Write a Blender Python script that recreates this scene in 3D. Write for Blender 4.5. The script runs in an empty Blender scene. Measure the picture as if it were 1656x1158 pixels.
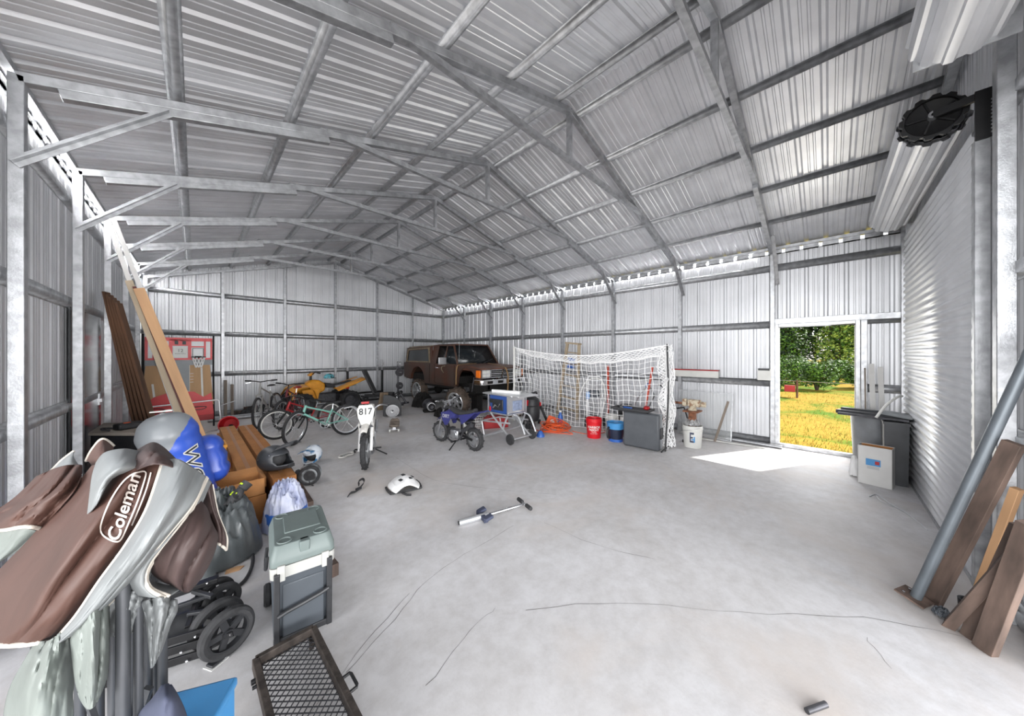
import bpy, bmesh, math, random
from mathutils import Vector, Matrix, Euler
random.seed(7)
SC = bpy.context.scene
COL = SC.collection
PI = math.pi
R = math.radians

# ---------------------------------------------------------------- camera
CAM_H = 1.6
cam_d = bpy.data.cameras.new('camera')
cam = bpy.data.objects.new('camera', cam_d); COL.objects.link(cam)
cam.location = (0, 0, CAM_H)
cam.rotation_euler = (R(90), 0, R(-45))
cam_d.sensor_width = 36; cam_d.lens = 36 * 512 / 1656
cam_d.shift_y = -7 / 1656
cam_d.clip_start = 0.02; cam_d.clip_end = 300
SC.camera = cam
# ---------------------------------------------------------------- sky, sun, exposure
W = bpy.data.worlds.new('world'); SC.world = W; W.use_nodes = True
nt = W.node_tree; nt.nodes.clear()
sky = nt.nodes.new('ShaderNodeTexSky'); sky.sky_type = 'NISHITA'; sky.sun_disc = False
sky.sun_elevation = R(45); sky.sun_rotation = R(118); sky.air_density = 1.0; sky.dust_density = 2.0
hs = nt.nodes.new('ShaderNodeHueSaturation'); hs.inputs['Saturation'].default_value = 0.25
bgn = nt.nodes.new('ShaderNodeBackground'); bgn.inputs['Strength'].default_value = 0.16
wo = nt.nodes.new('ShaderNodeOutputWorld')
nt.links.new(sky.outputs[0], hs.inputs['Color']); nt.links.new(hs.outputs[0], bgn.inputs[0]); nt.links.new(bgn.outputs[0], wo.inputs[0])
sd = bpy.data.lights.new('sun', 'SUN'); sd.energy = 4.8; sd.angle = R(0.6); sd.color = (1, .97, .92)
sun = bpy.data.objects.new('sun', sd); COL.objects.link(sun)
sun.rotation_euler = Vector((-1.8, .95, -2.05)).to_track_quat('-Z', 'Y').to_euler()
def area(name, loc, target, sx, sy, power, color=(1, 1, 1), spread=180):
    d = bpy.data.lights.new(name, 'AREA'); d.shape = 'RECTANGLE'; d.size = sx; d.size_y = sy; d.energy = power; d.color = color; d.spread = R(spread)
    o = bpy.data.objects.new(name, d); COL.objects.link(o); o.location = loc
    o.rotation_euler = (Vector(target) - Vector(loc)).to_track_quat('-Z', 'Y').to_euler()
    return o
# area lamps added as daylight fill at three openings: the raised roll-up door, made-up open side bays and the walk door
area('daylight_fill_rollup', (-1.5, -9.5, 1.3), (2.6, 6, 2.2), 13, 3.5, 1600)
area('sky_fill_rollup', (-1.0, -9.5, 7.5), (3.0, 5.5, 0), 14, 5, 450)
area('fill_side_bays', (-9.5, -1.0, 2.2), (6, 4.0, 2.0), 9, 5, 1250)
area('daylight_walk_door', (7.3, .17, 1.05), (0, 4.0, 1.0), .85, 1.95, 16)
# daylight leaking in under the roof sheets along both eaves
area('daylight_left_eave_gap', (-0.893, 7.35, 3.375), (1.1, 7.35, 2.0), 7.3, .06, 115)
area('daylight_right_eave_gap', (7.183, 5.9, 3.375), (5.2, 5.9, 2.0), 10.0, .04, 85)
SC.view_settings.view_transform = 'Standard'; SC.view_settings.look = 'None'
SC.view_settings.gamma = 1; SC.view_settings.use_curve_mapping = False
SC.view_settings.exposure = 0.86
SC.cycles.max_bounces = 10; SC.cycles.diffuse_bounces = 6; SC.cycles.glossy_bounces = 5
SC.cycles.sample_clamp_indirect = 6
SC.cycles.use_denoising = True

# ---------------------------------------------------------------- materials
def mat(name, col, rough=.6, metal=0, var=.12, scale=6, bump=0, bscale=60, col2=None, spec=.5, alpha=1, trans=0, stretch=None, detail=4, coat=0, contrast=(.35, .65)):
    m = bpy.data.materials.new(name); m.use_nodes = True
    n = m.node_tree.nodes; l = m.node_tree.links
    b = n['Principled BSDF']
    b.inputs['Roughness'].default_value = rough; b.inputs['Metallic'].default_value = metal
    b.inputs['Specular IOR Level'].default_value = spec
    b.inputs['Alpha'].default_value = alpha; b.inputs['Transmission Weight'].default_value = trans
    b.inputs['Coat Weight'].default_value = coat
    tc = n.new('ShaderNodeTexCoord')
    mp = n.new('ShaderNodeMapping'); l.new(tc.outputs['Object'], mp.inputs[0])
    if stretch: mp.inputs['Scale'].default_value = stretch
    nz = n.new('ShaderNodeTexNoise'); nz.inputs['Scale'].default_value = scale; nz.inputs['Detail'].default_value = detail
    l.new(mp.outputs[0], nz.inputs['Vector'])
    cr = n.new('ShaderNodeValToRGB'); l.new(nz.outputs['Fac'], cr.inputs[0])
    c = list(col)[:3]
    c2 = list(col2) if col2 else [max(0, x * (1 - var * 2)) for x in c]
    cr.color_ramp.elements[0].position = contrast[0]; cr.color_ramp.elements[1].position = contrast[1]
    cr.color_ramp.elements[0].color = (*c2, 1); cr.color_ramp.elements[1].color = (*c, 1)
    l.new(cr.outputs[0], b.inputs['Base Color'])
    if bump:
        n2 = n.new('ShaderNodeTexNoise'); n2.inputs['Scale'].default_value = bscale; n2.inputs['Detail'].default_value = 3
        l.new(mp.outputs[0], n2.inputs['Vector'])
        bp = n.new('ShaderNodeBump'); bp.inputs['Strength'].default_value = bump; bp.inputs['Distance'].default_value = .01
        l.new(n2.outputs['Fac'], bp.inputs['Height']); l.new(bp.outputs[0], b.inputs['Normal'])
    return m
def hexc(s):
    f = lambda v: (v / 12.92) if v <= .04045 else ((v + .055) / 1.055) ** 2.4
    return tuple(f(int(s[i:i + 2], 16) / 255) for i in (0, 2, 4))
MAT = {}
def mk(name, *a, **k):
    MAT[name] = mat(name, *a, **k); return MAT[name]
G = mk('galvanized_tube', (.47, .48, .50), .42, .75, var=.16, scale=14, bump=.08, bscale=90)
mk('roof_sheet', (.76, .77, .80), .38, .55, var=.07, scale=3, bump=.05, bscale=200)
mk('wall_sheet', (.61, .62, .645), .45, .35, var=.05, scale=2)
mk('roll_sheet', (.60, .61, .635), .40, .45, var=.05, scale=3)
mk('steel', (.55, .56, .58), .32, .9, var=.1, scale=10)
mk('chrome', (.8, .8, .82), .15, 1, var=.05)
mk('dark_steel', (.10, .10, .11), .45, .7, var=.2, scale=20)
mk('black_plastic', hexc('2b2c2f'), .5, var=.15, scale=12)
mk('black_rubber', hexc('333335'), .8, var=.2, scale=25, bump=.2)
mk('black_metal', hexc('242426'), .45, .4, var=.2)
mk('alu', (.72, .73, .75), .35, .8, var=.08)
mk('white_plastic', hexc('cfcfcb'), .45, var=.05)
mk('white_paint', hexc('e2e2e2'), .55, var=.06)
mk('red_plastic', hexc('c81420'), .4, var=.06)
mk('red_paint', hexc('a3161c'), .45, var=.12)
mk('orange', hexc('e05a28'), .5, var=.1)
mk('blue_plastic', hexc('2f5fae'), .4, var=.08)
mk('yellow', hexc('d9931c'), .42, var=.12, scale=9)
mk('card', hexc('b07a48'), .85, var=.1, scale=5)
mk('card_white', hexc('c9c8c6'), .8, var=.04)
mk('wood_light', hexc('c49a72'), .7, var=.14, scale=9, stretch=(1, 1, .12), detail=6)
mk('wood_dark', hexc('6b4a34'), .7, var=.3, scale=9, stretch=(1, 1, .12), detail=6)
mk('wood_grey', hexc('8c8074'), .8, var=.22, scale=9, stretch=(1, 1, .12), detail=6)
mk('wood_brown', hexc('6f5c52'), .8, var=.3, scale=12, stretch=(1, 1, .2), detail=6)
mk('rust', hexc('8a5a40'), .85, .1, var=.3, scale=18, bump=.2)
mk('glass', (.9, .93, .93), .05, 0, var=0, trans=.9)
mk('dark_glass', hexc('1b2024'), .22, 0, var=.2, scale=3, spec=.35)
mk('rope_white', hexc('f0f0f0'), .8, var=.05)
mk('orange_lamp', hexc('e8731c'), .25, var=.05)
mk('saw_blue', hexc('2d4c8c'), .4, var=.06)
mk('case_grey', hexc('4c4f54'), .5, var=.08)
mk('pipe_grey', hexc('6f767c'), .4, .5, var=.1)
mk('navy_plastic', hexc('262c40'), .35, var=.1)
mk('red_handle', hexc('c9503c'), .6, var=.15)
mk('blue_light', hexc('8fb0dc'), .4, var=.1)

# ---------------------------------------------------------------- mesh helpers
def V(*a): return Vector(a[0]) if len(a) == 1 else Vector(a)
def frame_of(d, up=(0, 0, 1)):
    d = V(d).normalized(); up = V(up)
    if abs(d.dot(up)) > .99: up = V(1, 0, 0) if abs(d.x) < .9 else V(0, 1, 0)
    s = d.cross(up).normalized(); u = s.cross(d).normalized()
    return d, s, u
class MB:
    def __init__(s): s.v = []; s.f = []; s.m = []; s.mi = 0
    def add(s, vs, fs):
        o = len(s.v); s.v += [tuple(p) for p in vs]
        for f in fs: s.f.append([i + o for i in f]); s.m.append(s.mi)
        return s
    def mat(s, i): s.mi = i; return s
    def box(s, c, size, rot=None):
        x, y, z = [q / 2 for q in size]; M = rot.to_matrix() if rot else None
        vs = []
        for a, b, d in ((-1,-1,-1),(1,-1,-1),(1,1,-1),(-1,1,-1),(-1,-1,1),(1,-1,1),(1,1,1),(-1,1,1)):
            p = V(a * x, b * y, d * z)
            if M: p = M @ p
            vs.append(p + V(c))
        return s.add(vs, [(0,3,2,1),(4,5,6,7),(0,1,5,4),(1,2,6,5),(2,3,7,6),(3,0,4,7)])
    def b2(s, lo, hi):
        return s.box([(a + b) / 2 for a, b in zip(lo, hi)], [abs(b - a) for a, b in zip(lo, hi)])
    def bar(s, a, b, w, h, up=(0, 0, 1)):
        a, b = V(a), V(b); d, sd, u = frame_of(b - a, up); w /= 2; h /= 2
        vs = []
        for p in (a, b):
            for i, j in ((-1,-1),(1,-1),(1,1),(-1,1)): vs.append(p + sd * i * w + u * j * h)
        return s.add(vs, [(3,2,1,0),(4,5,6,7),(0,1,5,4),(1,2,6,5),(2,3,7,6),(3,0,4,7)])
    def loft(s, rings, caps=True, closed=False):
        n = len(rings[0]); vs = [p for r in rings for p in r]; fs = []
        m = len(rings)
        for i in range(m if closed else m - 1):
            for j in range(n):
                a = i * n + j; b = i * n + (j + 1) % n; k = (i + 1) % m
                fs.append((a, b, k * n + (j + 1) % n, k * n + j))
        if caps and not closed: fs += [tuple(range(n))[::-1], tuple(range((m - 1) * n, m * n))]
        return s.add(vs, fs)
    def tube(s, pts, r, seg=10, closed=False, caps=True, smooth=0):
        P = [V(p) for p in pts]
        if smooth: P = spline(P, smooth, closed)
        n = len(P); rr = r if isinstance(r, (list, tuple)) else None
        rings = []; prev = None
        for i, p in enumerate(P):
            if closed: d = P[(i + 1) % n] - P[i - 1]
            else: d = P[min(i + 1, n - 1)] - P[max(i - 1, 0)]
            if d.length < 1e-9: d = V(0, 0, 1)
            d.normalize()
            if prev is None: _, sd, u = frame_of(d)
            else:
                u = prev - d * prev.dot(d)
                u = u.normalized() if u.length > 1e-6 else frame_of(d)[2]
                sd = d.cross(u).normalized()
            prev = u
            if rr: q = rr[0] + (rr[-1] - rr[0]) * i / max(1, n - 1) if len(rr) == 2 or len(rr) != n else rr[i]
            else: q = r
            rings.append([p + (sd * math.cos(2 * PI * k / seg) + u * math.sin(2 * PI * k / seg)) * q for k in range(seg)])
        return s.loft(rings, caps, closed)
    def cyl(s, a, b, r, seg=20, r2=None):
        return s.tube([a, b], (r, r2 if r2 is not None else r), seg)
    def lathe(s, prof, c=(0, 0, 0), axis=(0, 0, 1), seg=28, caps=True, sx=1, sy=1):
        d, sd, u = frame_of(axis) if tuple(axis) != (0, 0, 1) else (V(0, 0, 1), V(1, 0, 0), V(0, 1, 0))
        rings = [[V(c) + d * z + (sd * math.cos(2 * PI * k / seg) * sx + u * math.sin(2 * PI * k / seg) * sy) * max(r, 1e-4) for k in range(seg)] for r, z in prof]
        return s.loft(rings, caps)
    def prism(s, pts, a, b, plane='xz'):
        """outline pts extruded between a and b along the third axis"""
        def mk3(p, t):
            return {'xz': (p[0], t, p[1]), 'yz': (t, p[0], p[1]), 'xy': (p[0], p[1], t)}[plane]
        n = len(pts); vs = [mk3(p, a) for p in pts] + [mk3(p, b) for p in pts]
        return s.add(vs, [tuple(range(n)), tuple(range(n, 2 * n))[::-1]] + [(i, i + n, (i + 1) % n + n, (i + 1) % n) for i in range(n)])
    def sphere(s, c, r, seg=16, rings=10, sc=(1, 1, 1)):
        vs = []; c = V(c)
        for i in range(rings + 1):
            t = PI * i / rings
            for j in range(seg):
                a = 2 * PI * j / seg
                vs.append(c + V(math.sin(t) * math.cos(a) * r * sc[0], math.sin(t) * math.sin(a) * r * sc[1], math.cos(t) * r * sc[2]))
        return s.add(vs, [(i * seg + j, (i + 1) * seg + j, (i + 1) * seg + (j + 1) % seg, i * seg + (j + 1) % seg) for i in range(rings) for j in range(seg)])
    def torus(s, c, Rr, r, axis=(0, 0, 1), seg=36, sub=10, squash=1):
        d, sd, u = frame_of(axis)
        rings = []
        for k in range(seg):
            a = 2 * PI * k / seg; e = sd * math.cos(a) + u * math.sin(a)
            rings.append([V(c) + e * (Rr + r * math.cos(2 * PI * j / sub)) + d * r * squash * math.sin(2 * PI * j / sub) for j in range(sub)])
        return s.loft(rings, False, True)
    def grid(s, F, nu, nv):
        vs = [F(i / nu, j / nv) for i in range(nu + 1) for j in range(nv + 1)]
        return s.add(vs, [(i * (nv + 1) + j, (i + 1) * (nv + 1) + j, (i + 1) * (nv + 1) + j + 1, i * (nv + 1) + j + 1) for i in range(nu) for j in range(nv)])
    def xform(s, M):
        s.v = [tuple(M @ V(p)) for p in s.v]; return s
    def build(s, name, mats, parent=None, label=None, bevel=0, angle=38, solid=0, loc=None, rot=None, sub=0):
        me = bpy.data.meshes.new(name); me.from_pydata(s.v, [], s.f); me.update()
        mats = mats if isinstance(mats, (list, tuple)) else [mats]
        for m in mats: me.materials.append(MAT[m] if isinstance(m, str) else m)
        if len(mats) > 1:
            for p, i in zip(me.polygons, s.m): p.material_index = i
        bm = bmesh.new(); bm.from_mesh(me); bmesh.ops.recalc_face_normals(bm, faces=bm.faces); bm.to_mesh(me); bm.free()
        me.shade_smooth(); me.set_sharp_from_angle(angle=R(angle))
        o = bpy.data.objects.new(name, me); COL.objects.link(o)
        if parent: o.parent = parent
        if loc: o.location = loc
        if rot: o.rotation_euler = rot
        if label: o['label'] = label
        if solid:
            q = o.modifiers.new('solid', 'SOLIDIFY'); q.thickness = solid; q.offset = 0
        if sub:
            q = o.modifiers.new('sub', 'SUBSURF'); q.levels = q.render_levels = sub
        if bevel:
            q = o.modifiers.new('bevel', 'BEVEL'); q.width = bevel; q.segments = 2; q.limit_method = 'ANGLE'; q.angle_limit = R(40)
        return o
def spline(P, k, closed=False):
    P = [V(p) for p in P]; n = len(P); out = []
    g = (lambda i: P[i % n]) if closed else (lambda i: P[max(0, min(n - 1, i))])
    for i in range(n if closed else n - 1):
        a, b, c, d = g(i - 1), g(i), g(i + 1), g(i + 2)
        for j in range(k):
            t = j / k
            out.append(.5 * (2 * b + (c - a) * t + (2 * a - 5 * b + 4 * c - d) * t * t + (3 * b - a - 3 * c + d) * t ** 3))
    if not closed: out.append(P[-1])
    return out
def thing(name, label, cat, loc=(0, 0, 0), rz=0, group=None, rot=None):
    o = bpy.data.objects.new(name, None); COL.objects.link(o); o.empty_display_size = .1
    o.location = loc; o.rotation_euler = rot if rot else (0, 0, rz); o['label'] = label; o['category'] = cat
    if group: o['group'] = group
    return o
def tag(o, label, cat, group=None, kind=None):
    o['label'] = label; o['category'] = cat
    if group: o['group'] = group
    if kind: o['kind'] = kind
    return o
def struct(mb, name, mats, **k):
    o = mb.build(name, mats, **k); o['kind'] = 'structure'; return o
def text_mesh(s, size, depth=0, font_bold=False, offset=0):
    """Blender's built-in font as plain vertices and faces, centred"""
    cu = bpy.data.curves.new('t', 'FONT'); cu.body = s; cu.size = size; cu.extrude = depth; cu.offset = offset
    cu.align_x = 'CENTER'; cu.align_y = 'CENTER'; cu.resolution_u = 3
    ob = bpy.data.objects.new('t', cu); COL.objects.link(ob)
    dg = bpy.context.evaluated_depsgraph_get(); me = bpy.data.meshes.new_from_object(ob.evaluated_get(dg))
    vs = [tuple(v.co) for v in me.vertices]; fs = [tuple(p.vertices) for p in me.polygons]
    bpy.data.objects.remove(ob); bpy.data.curves.remove(cu); bpy.data.meshes.remove(me)
    return vs, fs
# where a point of the ground (or of another height) stands, measured from the survey of the hall
def gp(u, v, z=0.0):
    S = 724.1 * (CAM_H - z) / (v - 572.0); d = (u - 828) / 512 * S
    return V((S + d) / 2, (S - d) / 2, z)
def ps(u, v, S):
    d = (u - 828) / 512 * S
    return V((S + d) / 2, (S - d) / 2, CAM_H - (v - 572.0) * S / 724.1)
# ================================================================ SETTING
XL, XR, YF, YB = -0.88, 7.17, -0.80, 11.12
ZE, SL = 3.42, 0.284
XM = (XL + XR) / 2
def roof_z(x): return ZE + SL * (x - XL if x < XM else XR - x)
def profile(a, b):
    """sheet profile: offset outwards from the inner face, pitch 228 mm"""
    pts = []; p = .2286; k = math.floor(a / p)
    shape = [(0, 0), (.018, .019), (.043, .019), (.061, 0), (.105, 0), (.111, .004), (.124, .004), (.130, 0), (.160, 0), (.166, .004), (.179, .004), (.185, 0)]
    while k * p < b:
        for s, h in shape:
            t = k * p + s
            if a <= t <= b: pts.append((t, h))
        k += 1
    return [(a, 0)] + pts + [(b, 0)]
# floor
fm = bpy.data.materials.new('concrete'); fm.use_nodes = True
n = fm.node_tree.nodes; l = fm.node_tree.links; b = n['Principled BSDF']
tc = n.new('ShaderNodeTexCoord')
def noise(sc, det=5, rough=.6, dist=0):
    z = n.new('ShaderNodeTexNoise'); z.inputs['Scale'].default_value = sc; z.inputs['Detail'].default_value = det
    z.inputs['Roughness'].default_value = rough; z.inputs['Distortion'].default_value = dist; l.new(tc.outputs['Object'], z.inputs['Vector']); return z
def ramp(src, p0, c0, p1, c1):
    r = n.new('ShaderNodeValToRGB'); l.new(src, r.inputs[0]); e = r.color_ramp.elements
    e[0].position = p0; e[0].color = (*c0, 1); e[1].position = p1; e[1].color = (*c1, 1); return r
def mix(mode, fac, a, bb):
    m = n.new('ShaderNodeMix'); m.data_type = 'RGBA'; m.blend_type = mode
    if isinstance(fac, float): m.inputs['Factor'].default_value = fac
    else: l.new(fac, m.inputs['Factor'])
    l.new(a, m.inputs['A'])
    if isinstance(bb, tuple): m.inputs['B'].default_value = (*bb, 1)
    else: l.new(bb, m.inputs['B'])
    return m.outputs['Result']
a1 = ramp(noise(1.1, 8, .65, .6).outputs['Fac'], .3, (.52, .505, .50), .7, (.66, .655, .67))
a2 = ramp(noise(9, 8, .7).outputs['Fac'], .35, (.84, .83, .82), .6, (1, 1, 1))
a3 = ramp(noise(2.6, 10, .75, 1.5).outputs['Fac'], .60, (0, 0, 0), .74, (1, 1, 1))
a4 = ramp(noise(46, 5, .8).outputs['Fac'], .27, (.5, .47, .45), .36, (1, 1, 1))
a5 = ramp(noise(.8, 6, .6, .8).outputs['Fac'], .5, (0, 0, 0), .75, (1, 1, 1))
c = mix('MULTIPLY', .85, a1.outputs[0], a2.outputs[0])
c = mix('MIX', a5.outputs[0], c, (.56, .51, .475))
m3 = n.new('ShaderNodeMath'); m3.operation = 'MULTIPLY'; m3.inputs[1].default_value = .35; l.new(a3.outputs[0], m3.inputs[0])
c = mix('MIX', m3.outputs[0], c, (.44, .42, .41))
c = mix('MULTIPLY', .5, c, a4.outputs[0])
l.new(c, b.inputs['Base Color']); b.inputs['Roughness'].default_value = .62; b.inputs['Specular IOR Level'].default_value = .35
bp = n.new('ShaderNodeBump'); bp.inputs['Strength'].default_value = .12; bp.inputs['Distance'].default_value = .01
l.new(noise(30, 8, .7).outputs['Fac'], bp.inputs['Height']); l.new(bp.outputs[0], b.inputs['Normal'])
struct(MB().b2((XL - .1, YF - 2.0, -.12), (XR + .06, YB + .1, 0)), 'floor', [fm])
# cracks in the slab
mk('crack', hexc('55504c'), .9, var=.2)
def crack(pts, w=.003):
    P = spline([gp(*p) for p in pts], 5)
    for i, p in enumerate(P): p += V(random.uniform(-.008, .008), random.uniform(-.008, .008), .0009)
    m = MB(); vs = []
    for i, p in enumerate(P):
        d = (P[min(i + 1, len(P) - 1)] - P[max(0, i - 1)]); sd = V(-d.y, d.x, 0).normalized() * w * random.uniform(.3, 1) / 2
        vs += [p + sd, p - sd]
    m.add(vs, [(2 * i, 2 * i + 1, 2 * i + 3, 2 * i + 2) for i in range(len(P) - 1)])
    return m
cr = MB()
for pts in ([(560, 1086), (640, 1000), (700, 930), (780, 880), (830, 850)], [(500, 1158), (590, 1040), (660, 960)], [(690, 1110), (760, 1020), (800, 985)],
            [(850, 985), (1000, 975), (1200, 990), (1400, 1000), (1560, 1030)], [(880, 845), (960, 880), (1060, 905)], [(1400, 1030), (1440, 1080)],
            [(640, 740), (700, 775), (790, 790), (900, 800)]):
    q = crack(pts); cr.add(q.v, q.f)
tr = struct(cr, 'trim_floor_cracks', ['crack'])
# roof sheets
rs = MB()
pr = profile(YF - .15, YB + .12)
for sgn in (-1, 1):
    x0 = XM; x1 = XL - .12 if sgn < 0 else XR + .12
    nrm = V(-SL * (-sgn) * -1, 0, 1)
    vs = []
    zoff = .045
    for t, h in pr:
        for x in (x0, x1):
            z = ZE + SL * ((XR - XM) - abs(x - XM)) + zoff + h
            vs.append((x, t, z))
    rs.add(vs, [(2 * i, 2 * i + 1, 2 * i + 3, 2 * i + 2) for i in range(len(pr) - 1)])
struct(rs, 'ceiling', ['roof_sheet'], angle=12)
# right wall with the walk door opening
DY0, DY1, DZ0, DZ1 = -.29, .61, .06, 2.06
def sheet_x(m, x, a, b, z0, z1, out):
    pr = profile(a, b); vs = []
    for t, h in pr:
        for z in (z0, z1): vs.append((x + out * h, t, z))
    m.add(vs, [(2 * i, 2 * i + 1, 2 * i + 3, 2 * i + 2) for i in range(len(pr) - 1)])
def sheet_y(m, y, a, b, z0, z1, out):
    pr = profile(a, b); vs = []
    for t, h in pr:
        zt = z1(t) if callable(z1) else z1
        for z in (z0, zt): vs.append((t, y + out * h, z))
    m.add(vs, [(2 * i, 2 * i + 1, 2 * i + 3, 2 * i + 2) for i in range(len(pr) - 1)])
m = MB()
sheet_x(m, XR + .02, DY1 + .02, YB, 0, 3.345, 1); sheet_x(m, XR + .02, DY0 - .02, DY1 + .02, DZ1 + .03, 3.345, 1); sheet_x(m, XR + .02, YF, DY0 - .02, 0, 3.345, 1)
struct(m, 'wall_right', ['wall_sheet'], angle=12)
m = MB(); sheet_x(m, XL - .02, 3.0, YB, 0, 3.34, -1)
struct(m, 'wall_left', ['wall_sheet'], angle=12)
m = MB(); sheet_y(m, YB + .02, XL, XR, 0, lambda x: roof_z(x) + .05, 1)
struct(m, 'wall_back', ['wall_sheet'], angle=12)
m = MB(); sheet_y(m, YF - .02, 2.95, 4.1, 0, lambda x: roof_z(x) + .05, -1); sheet_y(m, YF - .02, 4.1, 6.65, 3.0, lambda x: roof_z(x) + .05, -1)
sheet_y(m, YF - .02, 6.65, XR, 0, lambda x: roof_z(x) + .05, -1); sheet_y(m, YF - .02, XL, 2.95, 3.05, lambda x: roof_z(x) + .05, -1)
struct(m, 'wall_front', ['wall_sheet'], angle=12)
# ---- steel frames
FY = [0.69 + 1.49 * k for k in range(-1, 8)]
FY[-1] = YB - .05; FY[0] = YF + .04
ordn = ['first', 'second', 'third', 'fourth', 'fifth', 'sixth', 'seventh', 'eighth', 'ninth']
XPL, XPR = XL + .075, XR - .055
def rz(x): return roof_z(x) - .045
for k, y in enumerate(FY):
    if k == 0:
        where = 'in the plane of the roll-up doors'
    elif k == 8: where = 'against the back gable wall'
    elif k == 1: where = 'whose right post stands beside the walk door'
    elif k == 2: where = 'next behind the one by the walk door'
    elif k == 3: where = 'with the big post at the far left'
    elif k == 4: where = 'with the second post from the left edge'
    elif k == 5: where = 'third from the back gable frame'.replace('third', 'fourth')
    else: where = {6: 'second last before the back gable frame', 7: 'last one before the back gable frame'}[k]
    t = thing('roof_truss', 'galvanized tube roof truss on posts, ' + where, 'truss', (0, y, 0), 0)
    w = .064
    posts = [XPR] if k == 0 else [XPL, XPR]
    for x in posts: MB().b2((x - w / 2, -w / 2, 0), (x + w / 2, w / 2, rz(x) - .02)).build('post', 'galvanized_tube', t, bevel=.004)
    for s in (-1, 1):
        xe = XPL if s < 0 else XPR
        MB().bar((xe - s * 0 , 0, rz(xe) - .035), (XM, 0, rz(XM) - .035), .064, .064).build('rafter', 'galvanized_tube', t, bevel=.004)
    if k == 8: continue
    if k == 0: continue
    ct = 3.90 if k < 9 else 3.9
    xc0, xc1 = .93, XR + XL - .99
    for s, xa, xb in ((-1, XPL + .16, xc0 + .05), (1, XPR - .16, xc1 - .05)):
        MB().bar((xa, 0, rz(xa) - .098), (xb, 0, rz(xb) - .098), .060, .060).build('doubler', 'galvanized_tube', t, bevel=.004)
    # collar tie, its left end flattened and curled up onto the rafter
    zc = 3.90
    xa, xb = xc0 + .05, xc1 - .05
    MB().bar((xa + .12, 0, zc), (xb - .1, 0, zc), .05, .055).bar((xa - .02, 0, zc - .0), (xa + .13, 0, zc), .058, .03).bar((xb - .11, 0, zc), (xb + .06, 0, zc - .01), .07, .03).tube([(xa - .02, 0, zc + .0), (xa - .07, .0, zc + .0), (xa - .1, 0, zc - .035)], .018, 8).build('collar_tie', 'galvanized_tube', t)
    MB().b2((XM - .022, -.028, zc), (XM + .022, .028, rz(XM) - .06)).build('king_post', 'galvanized_tube', t)
    for s, xe in ((-1, XPL), (1, XPR)):
        if k < 3 and s < 0: continue
        a = V(xe - s * -.005, -.045, 2.80); bb = V(xe - s * .66, -.045, rz(xe - s * .66) - .11)
        kb = MB().bar(a, bb, .006, .062, (s, 0, 1)).bar(a + V(0, -.022, 0) , bb + V(0, -.022, 0), .045, .006, (0, 0, 1))
        kb.build('knee_brace', 'galvanized_tube', t)
# ---- roof purlins (hat channels)
def hat(m, a, b, w, h, nrm):
    a, b, nrm = V(a), V(b), V(nrm).normalized(); d = (b - a).normalized(); sd = d.cross(nrm).normalized()
    pr = [(-w * .95, 0), (-w * .55, 0), (-w * .42, -h), (w * .42, -h), (w * .55, 0), (w * .95, 0)]
    vs = [p + sd * s + nrm * q for p in (a, b) for s, q in pr]
    n = len(pr); return m.add(vs, [(i, i + 1, n + i + 1, n + i) for i in range(n - 1)])
offs = [(.77, 'first'), (1.54, 'second'), (2.31, 'third'), (3.08, 'fourth'), (3.83, 'topmost')]
for s, side in ((-1, 'left'), (1, 'right')):
    for q, nm in offs:
        x = XL + q if s < 0 else XR - q
        z = roof_z(x) + .04
        nn = V(s * SL, 0, 1)
        m = MB(); hat(m, (x, YF, z), (x, YB, z), .055, .042, nn)
        tag(m.build('roof_purlin', 'galvanized_tube', solid=.002), f'{nm} galvanized hat purlin up from the {side} eave, running under the roof sheets', 'purlin', 'roof purlins')
    x = XPL if s < 0 else XPR
    x += .045 * s
    m = MB().b2((x - .03, YF, 3.41), (x + .03, YB, 3.455))
    tag(m.build('eave_rail', 'galvanized_tube'), f'galvanized eave rail along the top of the {side} wall', 'rail')
# ---- rib closures over the eave gap
for s, side in ((-1, 'left'), (1, 'right')):
    m = MB(); k = 0; y = 3.0 if s < 0 else YF
    xw = XL - .004 if s < 0 else XR + .004
    while y < YB:
        m.b2((xw - .006, y, 3.335), (xw + .006, y + (.15 if s < 0 else .185), 3.41)); y += .2286
    m.b2((xw - .006, 3.0 if s < 0 else YF, 3.335), (xw + .006, YB, 3.35))
    o = struct(m, 'trim_' + ('1' if s < 0 else '2'), ['galvanized_tube'])
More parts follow.
